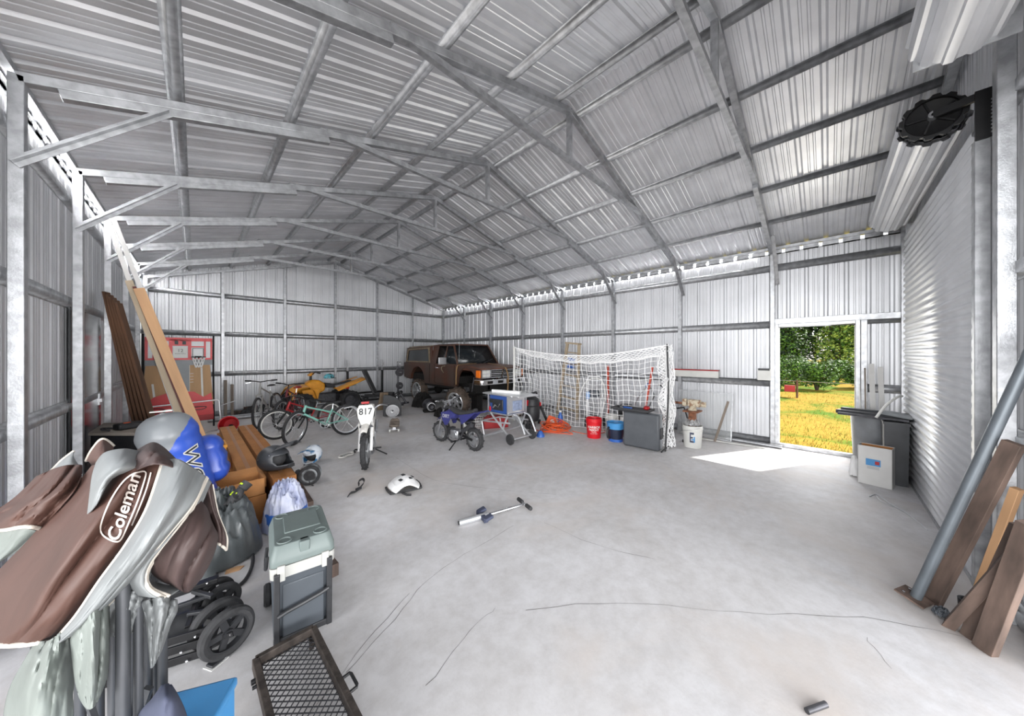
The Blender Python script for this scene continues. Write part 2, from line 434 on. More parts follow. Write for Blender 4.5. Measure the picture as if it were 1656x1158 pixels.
# ---- girts
for z, nm in ((.06, 'bottom'), (1.08, 'lower'), (2.11, 'middle'), (3.10, 'upper')):
    hh = .045
    for side in ('right', 'left', 'back', 'front'):
        m = MB()
        def run(a, b, nrm):
            a, b, nrm = V(a), V(b), V(nrm)
            d = (b - a).normalized(); up = V(0, 0, 1)
            pr = [(0, -hh - .018), (0, -hh), (.038, -hh + .012), (.038, hh - .012), (0, hh), (0, hh + .018)]
            vs = [p + nrm * q + up * w for p in (a, b) for q, w in pr]; n = len(pr)
            m.add(vs, [(i, i + 1, n + i + 1, n + i) for i in range(n - 1)])
        if side == 'right':
            x = XR + .015
            if nm in ('bottom', 'lower'):
                run((x, .72, z), (x, YB, z), (-1, 0, 0)); run((x, YF, z), (x, DY0 - .09, z), (-1, 0, 0))
            else: run((x, YF, z), (x, YB, z), (-1, 0, 0))
        if side == 'left': run((XL - .015, 3.0, z), (XL - .015, YB, z), (1, 0, 0))
        if side == 'back': run((XL, YB + .015, z), (XR, YB + .015, z), (0, -1, 0))
        if side == 'front':
            if nm == 'upper': run((XL, YF - .015, z + .08), (XR, YF - .015, z + .08), (0, 1, 0))
            else: run((2.98, YF - .015, z), (3.6, YF - .015, z), (0, 1, 0))
        tag(m.build('wall_girt', 'galvanized_tube', solid=.002), f'{nm} galvanized girt running across the {side} wall between its posts', 'girt')
# back wall posts
for i in range(1, 6):
    x = XL + .06 + (XR - XL - .12) / 6 * i
    m = MB().b2((x - .03, YB - .075, 0), (x + .03, YB - .012, rz(x) - .06))
    tag(m.build('gable_post', 'galvanized_tube', bevel=.003), f'galvanized back wall post, {ordn[i-1]} from the left corner', 'post')
# door frame, header
t = thing('door_1', 'open walk doorway in the right wall framed with galvanized tube, looking out on the grass', 'doorway', (XR, 0, 0)); t['kind'] = 'structure'
MB().b2((-.06, DY1, 0), (.02, DY1 + .05, DZ1 + .1)).build('jamb', 'galvanized_tube', t, bevel=.003)
MB().b2((-.06, DY0 - .05, 0), (.02, DY0, DZ1 + .1)).build('jamb', 'galvanized_tube', t, bevel=.003)
MB().b2((-.065, DY0 - .12, 0), (.0, DY0 - .055, DZ1 + .05)).build('jamb', 'galvanized_tube', t, bevel=.003)
MB().b2((-.06, DY0, DZ1), (.02, DY1, DZ1 + .05)).build('lintel', 'galvanized_tube', t, bevel=.003)
MB().b2((-.065, YF + .06, DZ1 + .05), (.0, .66, DZ1 + .14)).build('header', 'galvanized_tube', t, bevel=.003)
MB().b2((-.06, DY0, 0), (.03, DY1, .055)).build('threshold', 'galvanized_tube', t, bevel=.003)
MB().b2((.02, DY0 - .02, .05), (.045, DY0 + .008, DZ1)).b2((.02, DY1 - .008, .05), (.045, DY1 + .02, DZ1)).b2((.02, DY0, DZ1 - .01), (.045, DY1, DZ1 + .015)).build('outer_trim', 'white_paint', t)
# ---- roll-up doors
def rollcurtain(t, x0, x1, y, z0, z1):
    pr = []; z = z0; p = .078
    while z < z1:
        pr += [(z, 0), (z + .018, .0), (z + .030, .016), (z + .055, .016), (z + .067, 0)]; z += p
    m = MB(); vs = []
    for zz, h in pr:
        for x in (x0, x1): vs.append((x, y + h, zz))
    m.add(vs, [(2 * i, 2 * i + 1, 2 * i + 3, 2 * i + 2) for i in range(len(pr) - 1)])
    m.build('door_curtain', 'roll_sheet', t, angle=15, solid=.003)
def rollcoil(t, x0, x1, yc, zc, r):
    m = MB(); rings = []; N = 96
    for x in (x0, x1):
        ring = []
        for k in range(N):
            a = 2 * PI * k / N; q = r + (.014 if (k % 8) in (1, 2, 3, 4) else 0)
            ring.append(V(x, yc + math.cos(a) * q, zc + math.sin(a) * q))
        rings.append(ring)
    for i in range(N): pass
    m.loft(rings, False)
    # the sheet's ragged spiral end
    for j, rr in enumerate((r - .012, r - .03)):
        m.loft([[V(x, yc + math.cos(2 * PI * k / N) * (rr + (.01 if (k % 8) in (1, 2, 3, 4) else 0)), zc + math.sin(2 * PI * k / N) * (rr + (.01 if (k % 8) in (1, 2, 3, 4) else 0))) for k in range(N)] for x in (x0 + .01, x1 - .01)], False)
    m.build('coil', 'roll_sheet', t, angle=15)
    MB().cyl((x0 - .05, yc, zc), (x1 + .05, yc, zc), .022, 12).build('axle', 'steel', t)
t = thing('door_2', 'closed silver roll-up door with horizontal ribs in the front wall right of the walk door', 'door', (0, 0, 0)); t['kind'] = 'structure'
rollcurtain(t, 3.80, 6.60, -.715, .03, 3.12)
rollcoil(t, 3.93, 6.35, -.555, 3.35, .165)
MB().b2((3.74, -.765, 0), (3.81, -.70, 3.04)).build('guide_rail', 'galvanized_tube', t, bevel=.003)
MB().b2((6.59, -.765, 0), (6.66, -.72, 3.3)).build('guide_rail', 'galvanized_tube', t, bevel=.003)
MB().b2((3.8, -.74, 0), (6.6, -.705, .035)).build('bottom_bar', 'galvanized_tube', t)
# L bracket and toothed drum wheel at the near end
m = MB().b2((3.725, -.785, 3.04), (3.738, -.70, 3.37)).bar((3.74, -.78, 3.345), (3.80, -.54, 3.34), .05, .022, (1, 0, 0)).b2((3.70, -.78, 3.04), (3.738, -.77, 3.37))
br = m.build('bracket', 'black_metal', t)
for k in range(10): MB().cyl((3.719, -.765, 3.07 + k * .024), (3.725, -.765, 3.07 + k * .024), .006, 8).build('rivet', 'steel', br)
m = MB(); N = 60
def ringw(x, f): return [V(x, -.54 + math.cos(2 * PI * k / N) * f(k), 3.34 + math.sin(2 * PI * k / N) * f(k)) for k in range(N)]
tooth = lambda k: .160 if (k % 5) < 3 else .142
m.loft([ringw(3.845, lambda k: .12), ringw(3.84, lambda k: .128), ringw(3.825, lambda k: .132), ringw(3.825, tooth), ringw(3.85, tooth), ringw(3.855, lambda k: .12)], True)
for a in range(5): m.bar((3.84, -.54, 3.34), (3.84, -.54 + math.cos(a * 1.257) * .12, 3.34 + math.sin(a * 1.257) * .12), .01, .025, (1, 0, 0))
w_ = m.build('drum_wheel', 'black_metal', t)
MB().lathe([(.012, 0), (.026, 0), (.026, .05), (.012, .05), (.012, 0)], (3.79, -.54, 3.34), (1, 0, 0), 16, False).build('hub', 'steel', w_)
t = thing('door_3', 'raised roll-up door rolled into a silver coil at the upper right corner', 'door', (0, 0, 0)); t['kind'] = 'structure'
rollcoil(t, -.4, 2.98, -.50, 3.40, .165)
MB().b2((2.98, -.70, 3.25), (2.99, -.35, 3.55)).build('bracket', 'galvanized_tube', t)
m = MB().b2((3.41, -.785, 0), (3.485, -.715, 3.60))
tag(m.build('door_post', 'galvanized_tube', bevel=.004), 'thick galvanized post between the roll-up doors at the right edge', 'post')
m = MB().b2((3.0, -.77, 0), (3.06, -.71, 3.6))
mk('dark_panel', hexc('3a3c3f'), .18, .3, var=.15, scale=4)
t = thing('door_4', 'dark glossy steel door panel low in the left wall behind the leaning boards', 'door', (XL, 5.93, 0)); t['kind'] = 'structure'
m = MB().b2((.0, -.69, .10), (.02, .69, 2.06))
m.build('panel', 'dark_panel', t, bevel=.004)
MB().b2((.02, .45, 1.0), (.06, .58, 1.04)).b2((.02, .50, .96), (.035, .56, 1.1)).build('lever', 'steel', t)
# ================================================================ OUTSIDE
gm = bpy.data.materials.new('dry_grass'); gm.use_nodes = True
n = gm.node_tree.nodes; l = gm.node_tree.links; b = n['Principled BSDF']; tc = n.new('ShaderNodeTexCoord')
g1 = ramp(noise(.55, 8, .7, .6).outputs['Fac'], (.42), hexc('5c7a1c'), .56, hexc('b08c35'))
g2 = ramp(noise(14, 8, .8).outputs['Fac'], .3, (.45, .5, .3), .6, (1, 1, 1))
c = mix('MULTIPLY', 1.0, g1.outputs[0], g2.outputs[0]); l.new(c, b.inputs['Base Color']); b.inputs['Roughness'].default_value = .9
b.inputs['Specular IOR Level'].default_value = .1
gr = MB()
def gh(x, y): return -.03 + .06 * math.sin(x * .5) * math.sin(y * .6) * min(1, (x - 7.2) / 4) + max(0, x - 12) * .028
gr.grid(lambda s, q: (XR + .07 + 40 * s, -14 + 34 * q, gh(XR + .07 + 40 * s, -14 + 34 * q)), 60, 50)
o = gr.build('ground', [gm]); o['kind'] = 'structure'
mk('gravel', hexc('77736c'), .9, var=.15, scale=20)
struct(MB().b2((-40, -40, -.20), (XR + .07, 40, -.125)), 'ground', ['gravel'])
def blade_cloud(name, spots, h0, h1, w, mats, label, cat, kind=None, spread=1, tilt=.5):
    m = MB()
    for (x, y, z) in spots:
        a = random.uniform(0, 2 * PI); h = random.uniform(h0, h1); ww = w * random.uniform(.6, 1.3)
        d = V(math.cos(a), math.sin(a), 0); e = V(random.uniform(-tilt, tilt), random.uniform(-tilt, tilt), 1).normalized() * h
        m.mi = random.randrange(len(mats)); p = V(x, y, z)
        m.add([p - d * ww / 2, p + d * ww / 2, p + e], [(0, 1, 2)])
    o = m.build(name, mats); tag(o, label, cat, kind=kind); return o
mk('grass_green', hexc('6f8a1c'), .8, var=.25, scale=3); mk('grass_yellow', hexc('b8a04a'), .8, var=.2, scale=3)
sp = []
for i in range(9000):
    x = XR + .15 + 9.5 * random.random() ** 1.4; y = random.uniform(-4.5, 1.2) * (x / 9) ; sp.append((x, y, gh(x, y)))
blade_cloud('grass', sp, .03, .10, .012, ['grass_green', 'grass_yellow', 'grass_yellow'], 'dry yellow green grass outside the walk door', 'grass', kind='stuff')
LEAF = [mk('leaf_a', hexc('3d6320'), .6, var=.3, scale=2), mk('leaf_b', hexc('6f9a35'), .55, var=.3, scale=2), mk('leaf_c', hexc('24401a'), .6, var=.3, scale=2), mk('leaf_d', hexc('a8bf55'), .5, var=.2, scale=2)]
mk('bark', hexc('4b3f33'), .9, var=.3)
def leaf_cluster(m, c, r, nleaf, size, mats, flat=1):
    for i in range(nleaf):
        d = V(random.gauss(0, 1), random.gauss(0, 1), random.gauss(0, 1)).normalized()
        q = random.uniform(.75, 1.05); p = V(c) + V(d.x * r[0], d.y * r[1], d.z * r[2]) * q
        a = V(random.gauss(0, 1), random.gauss(0, 1), random.gauss(0, .6)).normalized(); bb = a.cross(d + V(random.uniform(-.4, .4), random.uniform(-.4, .4), .3)).normalized()
        s = size * random.uniform(.6, 1.3); m.mi = random.choice(mats)
        m.add([p, p + a * s * .5 + bb * s * .28, p + a * s, p + a * s * .5 - bb * s * .28], [(0, 1, 2, 3)])
def bush(x, y, rx, h, label, leaves, size, mats, name='bush'):
    t = thing(name, label, 'bush' if name == 'bush' else 'tree', (x, y, gh(x, y)))
    m = MB()
    for i in range(9):
        a = random.uniform(0, 2 * PI); rr = random.uniform(0, .65) * rx
        cz = random.uniform(.3, .75) * h
        leaf_cluster(m, (math.cos(a) * rr, math.sin(a) * rr, cz), (rx * .45, rx * .45, h * .32), leaves // 9, size, mats)
    m.build('foliage', LEAF, t)
    s = MB()
    for i in range(6):
        a = i * 1.05; s.tube([(0, 0, 0), (math.cos(a) * rx * .2, math.sin(a) * rx * .2, h * .4), (math.cos(a) * rx * .45, math.sin(a) * rx * .45, h * .8)], (.05, .012), 6)
    s.build('stem', 'bark', t)
bl = ['low green bramble bush at the left edge of the doorway view', 'green bramble bush behind the little fence post', 'leafy bramble bush in the middle of the doorway view', 'broad low bramble bush right of the middle of the doorway view', 'bramble bush at the right edge of the doorway view']
for i, (u, S) in enumerate(((1260, 18.5), (1288, 21), (1321, 18.0), (1354, 21), (1386, 18.5))):
    p = ps(u, 600, S); bush(p.x, p.y, .66, 1.35 - .1 * i, bl[i], 2600, .10, [0, 1, 1, 0], 'bush')
tl = ['dense green tree seen at the left side of the doorway', 'tree with leaves coloured pale as if sunlit at the upper right of the doorway']  # second tree: sun on the leaves is put into their pale colour
for i, (u, S, hh) in enumerate(((1272, 27, 4.4), (1358, 24.5, 4.2))):
    p = ps(u, 600, S); bush(p.x, p.y, 1.25, hh, tl[i], 7000, .17, [[0, 2, 1], [0, 3, 1, 3]][i], 'tree')
for i, (u, S) in enumerate(((1238, 43), (1318, 37), (1402, 43))):
    p = ps(u, 600, S); bush(p.x, p.y, 1.95, 9.5, ['tall dark tree far behind, left of the doorway view', 'tall dark tree far behind the middle of the doorway view', 'tall dark tree far behind, right of the doorway view'][i], 7000, .36, [2, 2, 0], 'tree')
# fence with a wire and a red box
a = ps(1289, 627, 15.5); a.z = gh(a.x, a.y)
t = thing('fence_post', 'short dark wire fence post with a small red box out on the grass', 'post', a)
MB().cyl((0, 0, -.05), (0, 0, .62), .03, 8).build('stake', 'wood_dark', t)
MB().b2((-.1, .05, .2), (.1, .33, .42)).build('box', 'red_paint', t, 'small red box', bevel=.01)
m = MB()
p0 = a + V(0, 0, .58); m.tube([p0 + V(-.6, 3, .05), p0, p0 + V(.2, -3.5, -.05)], .008, 5)
tag(m.build('fence_wire', 'steel', None), 'thin fence wire strung across the doorway view', 'wire')
# ================================================================ FOREGROUND, LEFT SIDE
from mathutils.bvhtree import BVHTree
from mathutils import noise as mnoise
mk('cloth_brown', hexc('4a3129'), .62, var=.10, scale=5, bump=.15, bscale=14)
mk('cloth_brown_dark', hexc('3d2e2c'), .62, var=.10, scale=5, bump=.15, bscale=14)
mk('cloth_grey', hexc('76797a'), .5, var=.08, scale=5, bump=.2, bscale=12)
mk('cloth_grey_green', hexc('747a76'), .5, var=.10, scale=5, bump=.2, bscale=12)
mk('piping', hexc('b5aea4'), .6, var=.06)
mk('pole_grey', hexc('515357'), .45, .5, var=.1)
mk('lettering', hexc('d8cfc8'), .7, var=.05)
def gridpatch(rows, nu=40, nv=40, folds=(), seed=1, rough=.5):
    """rows of (u, v, S) survey points -> smooth 3-D sheet; folds: (direction, freq, amp, phase)"""
    rnd = random.Random(seed)
    P = [[ps(*q) for q in r] for r in rows]
    n, m = len(P), len(P[0])
    def cr1(L, t):
        k = len(L) - 1; x = min(max(t, 0), .99999) * k; i = int(x); f = x - i
        a, b, c, d = L[max(0, i - 1)], L[i], L[i + 1], L[min(k, i + 2)]
        return .5 * (2 * b + (c - a) * f + (2 * a - 5 * b + 4 * c - d) * f * f + (3 * b - a - 3 * c + d) * f ** 3)
    def F(s, t):
        p = cr1([cr1(r, t) for r in P], s)
        w = V(0, 0, 0)
        dirn = (p - V(0, 0, CAM_H)).normalized()
        h = 0
        for (ds, dt, fr, am, ph) in folds:
            q = (ds * s + dt * t) * fr + ph + .6 * math.sin(3.1 * (s + 2 * t) + ph)
            h += am * (abs(math.sin(q)) * 1.6 - .8) * (.6 + .4 * math.sin(2.3 * s + 1.7 * t + ph))
        k = 0
        if folds:
            k = sum(f[3] for f in folds) * rough
            d0, d1 = folds[0][0], folds[0][1]
            e = V((d0 * s + d1 * t) * 6, (d1 * s - d0 * t) * 2.2, seed * 3.1 + len(rows))
            k *= (mnoise.noise(e) + .5 * abs(mnoise.noise(e * 2.3)) + .35 * mnoise.noise(V(s * 7, t * 7, 2 + seed)))
        return p - dirn * (h + k)
    mb = MB(); mb.grid(F, nu, nv); mb.F = F
    return mb
def edge_line(mb, fn, r=.004, n=40, off=.004):
    pts = []
    for i in range(n + 1):
        s, t = fn(i / n); p = mb.F(s, t); d = (V(0, 0, CAM_H) - p).normalized(); pts.append(p + d * off)
    return MB().tube(pts, r, 6)
T = thing('canopy_tent', 'folded brown and grey pop-up canopy standing bundled at the left foreground', 'canopy tent', (-.2, 1.35, 0))
TM = Matrix.Translation((-.2, 1.35, 0)).inverted()
def cpart(mb, name, m, label=None, **k):
    F = getattr(mb, 'F', None); mb.xform(TM); o = mb.build(name, m, T, label, angle=60, **k); return o
# main brown panel with the lettering (rows top to bottom)
brown = gridpatch([
    [(150, 752, 1.55), (190, 745, 1.42), (232, 742, 1.38), (270, 748, 1.42)],
    [(98, 815, 1.48), (140, 815, 1.32), (190, 812, 1.26), (246, 812, 1.30)],
    [(40, 880, 1.42), (95, 878, 1.24), (150, 875, 1.18), (210, 880, 1.24)],
    [(-20, 945, 1.36), (50, 948, 1.18), (105, 945, 1.13), (165, 945, 1.2)],
    [(-45, 1010, 1.32), (20, 1010, 1.15), (75, 1000, 1.12), (125, 995, 1.18)],
    [(-60, 1044, 1.32), (-10, 1044, 1.18), (40, 1042, 1.14), (88, 1034, 1.18)]],
    70, 90, folds=[(.12, 1, 8, .030, .6), (.4, 1, 4, .02, 2.0)], rough=.35)
bvh = BVHTree.FromPolygons([V(p) for p in brown.v], brown.f)
bpip = edge_line(brown, lambda q: (1, q), .006)
def onsheet(bv, u, v, eps=.004):
    o = V(0, 0, CAM_H); d = (ps(u, v, 1.0) - o).normalized(); h = bv.ray_cast(o, d)
    return (h[0] - d * eps) if h[0] is not None else ps(u, v, 1.25)
def text_on(bv, s, org, ang, size, eps=.005, sub=1, off=0, sx=1):
    vs, fs = text_mesh(s, size, offset=off)
    bmx = bmesh.new(); vv = [bmx.verts.new(p) for p in vs]
    for f in fs:
        try: bmx.faces.new([vv[i] for i in f])
        except ValueError: pass
    bmesh.ops.triangulate(bmx, faces=bmx.faces); bmesh.ops.subdivide_edges(bmx, edges=[e for e in bmx.edges if e.calc_length() > size * .12], cuts=2)
    bmx.verts.ensure_lookup_table(); m = MB(); ca, sa = math.cos(ang), math.sin(ang)
    out = [onsheet(bv, org[0] + (q.co.x * ca * sx - q.co.y * sa), org[1] - (q.co.x * sa * sx + q.co.y * ca), eps) for q in bmx.verts]
    m.add(out, [[q.index for q in f.verts] for f in bmx.faces]); bmx.free(); return m
def line_on(bv, pts, w, eps=.012, k=8):
    P = spline([V(a, b, 0) for a, b in pts], k); vs = []
    for i, p in enumerate(P):
        d = P[min(i + 1, len(P) - 1)] - P[max(0, i - 1)]; s = V(-d.y, d.x, 0).normalized() * w / 2
        vs += [onsheet(bv, p.x + s.x, p.y + s.y, eps), onsheet(bv, p.x - s.x, p.y - s.y, eps)]
    m = MB(); m.add(vs, [(2 * i, 2 * i + 1, 2 * i + 3, 2 * i + 2) for i in range(len(P) - 1)]); return m
letters = text_on(bvh, 'Coleman', (201, 820), R(71), 29, eps=.012, off=.45, sx=1.08)
frame_l = line_on(bvh, [(232, 762), (214, 767), (198, 780), (182, 803), (170, 828), (163, 850), (164, 862), (172, 870), (186, 876), (196, 872), (208, 846), (222, 812), (232, 782), (236, 766), (232, 762)], 2.4)
q = line_on(bvh, [(244, 764), (237, 790), (225, 822), (213, 850)], 2.2); frame_l.add(q.v, q.f)
bo = cpart(brown, 'fabric_panel', 'cloth_brown', 'brown panel with cream Coleman lettering', solid=.003)
def sub(mb, name, m, parent, label=None):
    mb.xform(TM); return mb.build(name, m, parent, label, angle=60)
sub(letters, 'lettering', 'lettering', bo, 'cream Coleman lettering'); sub(frame_l, 'lettering_border', 'lettering', bo); sub(bpip, 'piping', 'piping', bo)
def sheet(rows, m, folds, name='fabric_panel', label=None, pips=(), nu=44, nv=44, rough=.5):
    g = gridpatch(rows, nu, nv, folds, len(rows[0]) + int(rows[0][0][0]), rough); ps_ = [edge_line(g, f, r) for f, r in pips]
    o = cpart(g, name, m, label, solid=.003)
    for q in ps_: sub(q, 'piping', 'piping', o)
    return o
# grey band with piping beside the lettering
sheet([[(262, 748, 1.38), (285, 742, 1.34), (308, 754, 1.36), (334, 772, 1.42)],
       [(238, 820, 1.26), (262, 806, 1.19), (286, 808, 1.2), (312, 816, 1.3)],
       [(205, 878, 1.18), (222, 880, 1.10), (238, 888, 1.12), (256, 884, 1.2)],
       [(160, 940, 1.14), (176, 944, 1.08), (190, 950, 1.1), (212, 940, 1.18)],
       [(122, 996, 1.13), (130, 1004, 1.08), (140, 1006, 1.1), (152, 1000, 1.16)],
       [(84, 1040, 1.13), (92, 1041, 1.1), (100, 1038, 1.11), (110, 1030, 1.14)]], 'cloth_grey', [(.1, 1, 8, .018, .4), (.7, .8, 6, .010, 1.0)],
      label='light grey canopy band edged with cream piping', pips=[(lambda q: (q, .01), .004), (lambda q: (q, .05), .003), (lambda q: (q, .99), .004)], nu=60)
# right hand grey flap wrapping down into a loop
sheet([[(312, 762, 1.44), (322, 764, 1.42), (334, 772, 1.42), (342, 780, 1.46)],
       [(268, 850, 1.28), (286, 846, 1.26), (300, 840, 1.28), (314, 836, 1.36)],
       [(232, 900, 1.2), (238, 906, 1.18), (244, 912, 1.2), (252, 916, 1.28)],
       [(200, 928, 1.18), (222, 940, 1.16), (240, 948, 1.18), (246, 940, 1.26)],
       [(222, 962, 1.2), (246, 966, 1.18), (270, 966, 1.2), (296, 950, 1.28)]], 'cloth_grey', [(.6, 1, 5, .008, .9)],
      label='grey flap looping at the right side', pips=[(lambda q: (q, .62), .004), (lambda q: (q, .72), .004)])
# brown lobes at the right
sheet([[(300, 806, 1.40), (318, 806, 1.38), (334, 822, 1.42), (344, 850, 1.5)],
       [(280, 850, 1.32), (306, 846, 1.24), (332, 852, 1.30), (352, 868, 1.42)],
       [(250, 892, 1.26), (282, 892, 1.18), (314, 896, 1.24), (344, 900, 1.36)],
       [(244, 922, 1.26), (270, 930, 1.2), (300, 938, 1.24), (330, 928, 1.34)],
       [(262, 940, 1.3), (282, 948, 1.26), (302, 958, 1.28), (318, 944, 1.34)]], 'cloth_brown_dark', [(.15, 1, 8, .028, .2)], label='dark brown fabric lobe at the right')
sheet([[(318, 772, 1.5), (330, 770, 1.46), (338, 776, 1.46), (343, 784, 1.5)],
       [(326, 812, 1.52), (338, 812, 1.46), (346, 820, 1.46), (352, 830, 1.5)],
       [(340, 850, 1.52), (350, 852, 1.46), (360, 858, 1.46), (366, 868, 1.5)],
       [(346, 876, 1.54), (354, 880, 1.48), (362, 886, 1.48), (366, 890, 1.52)]], 'cloth_brown_dark', [(.1, 1, 5, .01, .2)], pips=[(lambda q: (q, .98), .004), (lambda q: (.98, q), .004)], label='narrow brown strip drooping at the right edge')
# top cap
sheet([[(156, 748, 1.5), (170, 732, 1.46), (200, 726, 1.44), (226, 730, 1.5)],
       [(150, 768, 1.36), (172, 758, 1.29), (198, 750, 1.28), (224, 752, 1.34)],
       [(146, 798, 1.30), (158, 788, 1.25), (172, 778, 1.24), (182, 774, 1.28)],
       [(142, 832, 1.27), (150, 824, 1.23), (158, 812, 1.22), (164, 800, 1.25)]], 'cloth_grey', [(.8, .5, 5, .012, .9)], label='pale grey cap folded over the top')
sheet([[(222, 728, 1.6), (245, 716, 1.56), (262, 722, 1.56), (284, 742, 1.58)],
       [(214, 742, 1.42), (240, 730, 1.36), (262, 734, 1.36), (290, 752, 1.4)],
       [(222, 760, 1.30), (244, 752, 1.28), (266, 752, 1.28), (296, 762, 1.34)]], 'cloth_brown_dark', [(.8, 1, 7, .016, .3)], label='crumpled dark brown crown')
# left second fold with piping and grey flap under it
sheet([[(60, 770, 1.72), (88, 758, 1.64), (112, 752, 1.6), (132, 752, 1.62)],
       [(20, 808, 1.62), (52, 800, 1.5), (88, 790, 1.44), (130, 776, 1.48)],
       [(-30, 840, 1.56), (16, 834, 1.44), (56, 828, 1.38), (106, 812, 1.42)],
       [(-50, 858, 1.54), (0, 858, 1.42), (40, 852, 1.38), (66, 856, 1.42)]], 'cloth_brown', [(.25, 1, 8, .04, .5), (.8, .4, 5, .02, 1.5)], label='second brown fold at the left edge', pips=[(lambda q: (.99, q), .006)])
sheet([[(-50, 856, 1.6), (0, 858, 1.5), (30, 854, 1.48), (60, 858, 1.5)], [(-50, 880, 1.6), (0, 884, 1.5), (16, 888, 1.48), (32, 888, 1.5)], [(-50, 915, 1.6), (-20, 915, 1.5), (-8, 912, 1.48), (4, 906, 1.5)]], 'cloth_grey_green', [(.3, 1, 5, .01, .5)], label='grey lining under the left fold')
# arch and spike at the back of the bundle
sheet([[(140, 745, 1.78), (150, 726, 1.76), (166, 710, 1.76), (184, 722, 1.78)], [(146, 748, 1.7), (156, 738, 1.64), (168, 730, 1.64), (180, 738, 1.68)], [(150, 756, 1.66), (160, 754, 1.6), (172, 750, 1.6), (182, 752, 1.62)]],
      'cloth_brown', [(.3, 1, 4, .008, .5)], label='brown arch at the back of the bundle', pips=[(lambda q: (.02, q), .006)])
sheet([[(66, 776, 1.84), (84, 760, 1.8), (100, 744, 1.8), (120, 729, 1.84)], [(78, 782, 1.76), (96, 766, 1.72), (110, 752, 1.72), (119, 740, 1.78)], [(92, 772, 1.72), (108, 764, 1.68), (122, 756, 1.68), (132, 760, 1.74)]],
      'cloth_grey', [(.3, 1, 4, .008, .5)], label='pale pointed corner sticking up at the back', pips=[(lambda q: (.02, q), .005)])
# hanging grey skirts
for rows, mm, lb in (
    ([[(60, 1036, 1.2), (78, 1036, 1.12), (96, 1024, 1.12), (118, 1004, 1.2)], [(40, 1068, 1.18), (66, 1066, 1.08), (94, 1060, 1.1), (120, 1060, 1.18)], [(14, 1120, 1.18), (52, 1120, 1.07), (88, 1114, 1.09), (118, 1120, 1.17)], [(2, 1190, 1.18), (44, 1195, 1.08), (84, 1190, 1.1), (118, 1200, 1.17)]], 'cloth_grey_green', 'grey green skirt hanging at the lower left'),
    ([[(112, 1014, 1.14), (134, 998, 1.1), (154, 984, 1.1), (176, 972, 1.18)], [(116, 1050, 1.12), (136, 1040, 1.06), (156, 1030, 1.07), (176, 1020, 1.15)], [(122, 1100, 1.12), (138, 1096, 1.06), (158, 1090, 1.07), (174, 1086, 1.15)], [(130, 1130, 1.14), (142, 1146, 1.09), (154, 1140, 1.1), (168, 1110, 1.16)]], 'cloth_grey_green', 'grey green skirt hanging in the middle'),
    ([[(158, 968, 1.24), (186, 960, 1.2), (214, 956, 1.2), (240, 960, 1.26)], [(164, 990, 1.24), (188, 985, 1.19), (212, 988, 1.2), (236, 990, 1.26)], [(176, 1030, 1.24), (190, 1028, 1.2), (210, 1024, 1.21), (232, 1020, 1.27)]], 'cloth_grey', 'grey gather above the poles'),
    ([[(228, 974, 1.24), (246, 968, 1.2), (266, 966, 1.2), (286, 970, 1.26)], [(236, 1000, 1.24), (250, 994, 1.18), (268, 990, 1.19), (286, 988, 1.25)], [(240, 1040, 1.24), (250, 1034, 1.19), (260, 1028, 1.2), (276, 1010, 1.26)], [(244, 1080, 1.26), (248, 1078, 1.22), (254, 1066, 1.22), (262, 1050, 1.28)]], 'cloth_grey', 'grey crumpled skirt at the right of the poles')):
    sheet(rows, mm, [(.12, 1, 8, .020, .3), (.6, .8, 5, .010, 1.2)], label=lb, rough=.9)
# legs: bundle of poles standing on the floor
for (u, S, r, zt) in ((182, 1.30, .010, 1.05), (199, 1.17, .0135, 1.08), (212, 1.36, .009, 1.0), (224, 1.22, .010, 1.0), (240, 1.50, .010, 1.0), (252, 1.56, .010, .95), (263, 1.52, .013, 1.0), (130, 1.36, .012, .85), (95, 1.4, .012, .85), (60, 1.34, .012, .85), (160, 1.42, .012, 1.1)):
    p = ps(u, 1000, S); q = p - V(-.2, 1.35, 0)
    m = MB().tube([(q.x, q.y, .012), (q.x, q.y, zt)], r, 10); m.box((q.x, q.y, .008), (r * 3, r * 3, .016))
    m.build('leg', 'pole_grey', T)
m = MB()
for (u0, S0, z0, u1, S1, z1) in ((182, 1.28, .55, 240, 1.30, .35), (240, 1.34, .6, 182, 1.33, .3), (130, 1.38, .6, 199, 1.2, .4)):
    a = ps(u0, 900, S0); b = ps(u1, 900, S1); m.bar((a.x + .2, a.y - 1.35, z0), (b.x + .2, b.y - 1.35, z1), .012, .022)
m.build('scissor_brace', 'pole_grey', T)
# inner core of packed cloth so the bundle has a body
m = MB(); rings = []
for z, rx, ry, dx, dy in ((.66, .05, .05, .02, .42), (.8, .08, .08, .02, .43), (1.0, .09, .09, .02, .45), (1.15, .08, .08, .03, .46), (1.22, .05, .05, .03, .47)):
    rings.append([V(dx + math.cos(a) * rx * (1 + .12 * math.sin(5 * a)), dy + math.sin(a) * ry * (1 + .12 * math.sin(7 * a)), z) for a in [2 * PI * k / 40 for k in range(40)]])
m.loft(rings); m.build('packed_fabric', 'cloth_brown_dark', T)

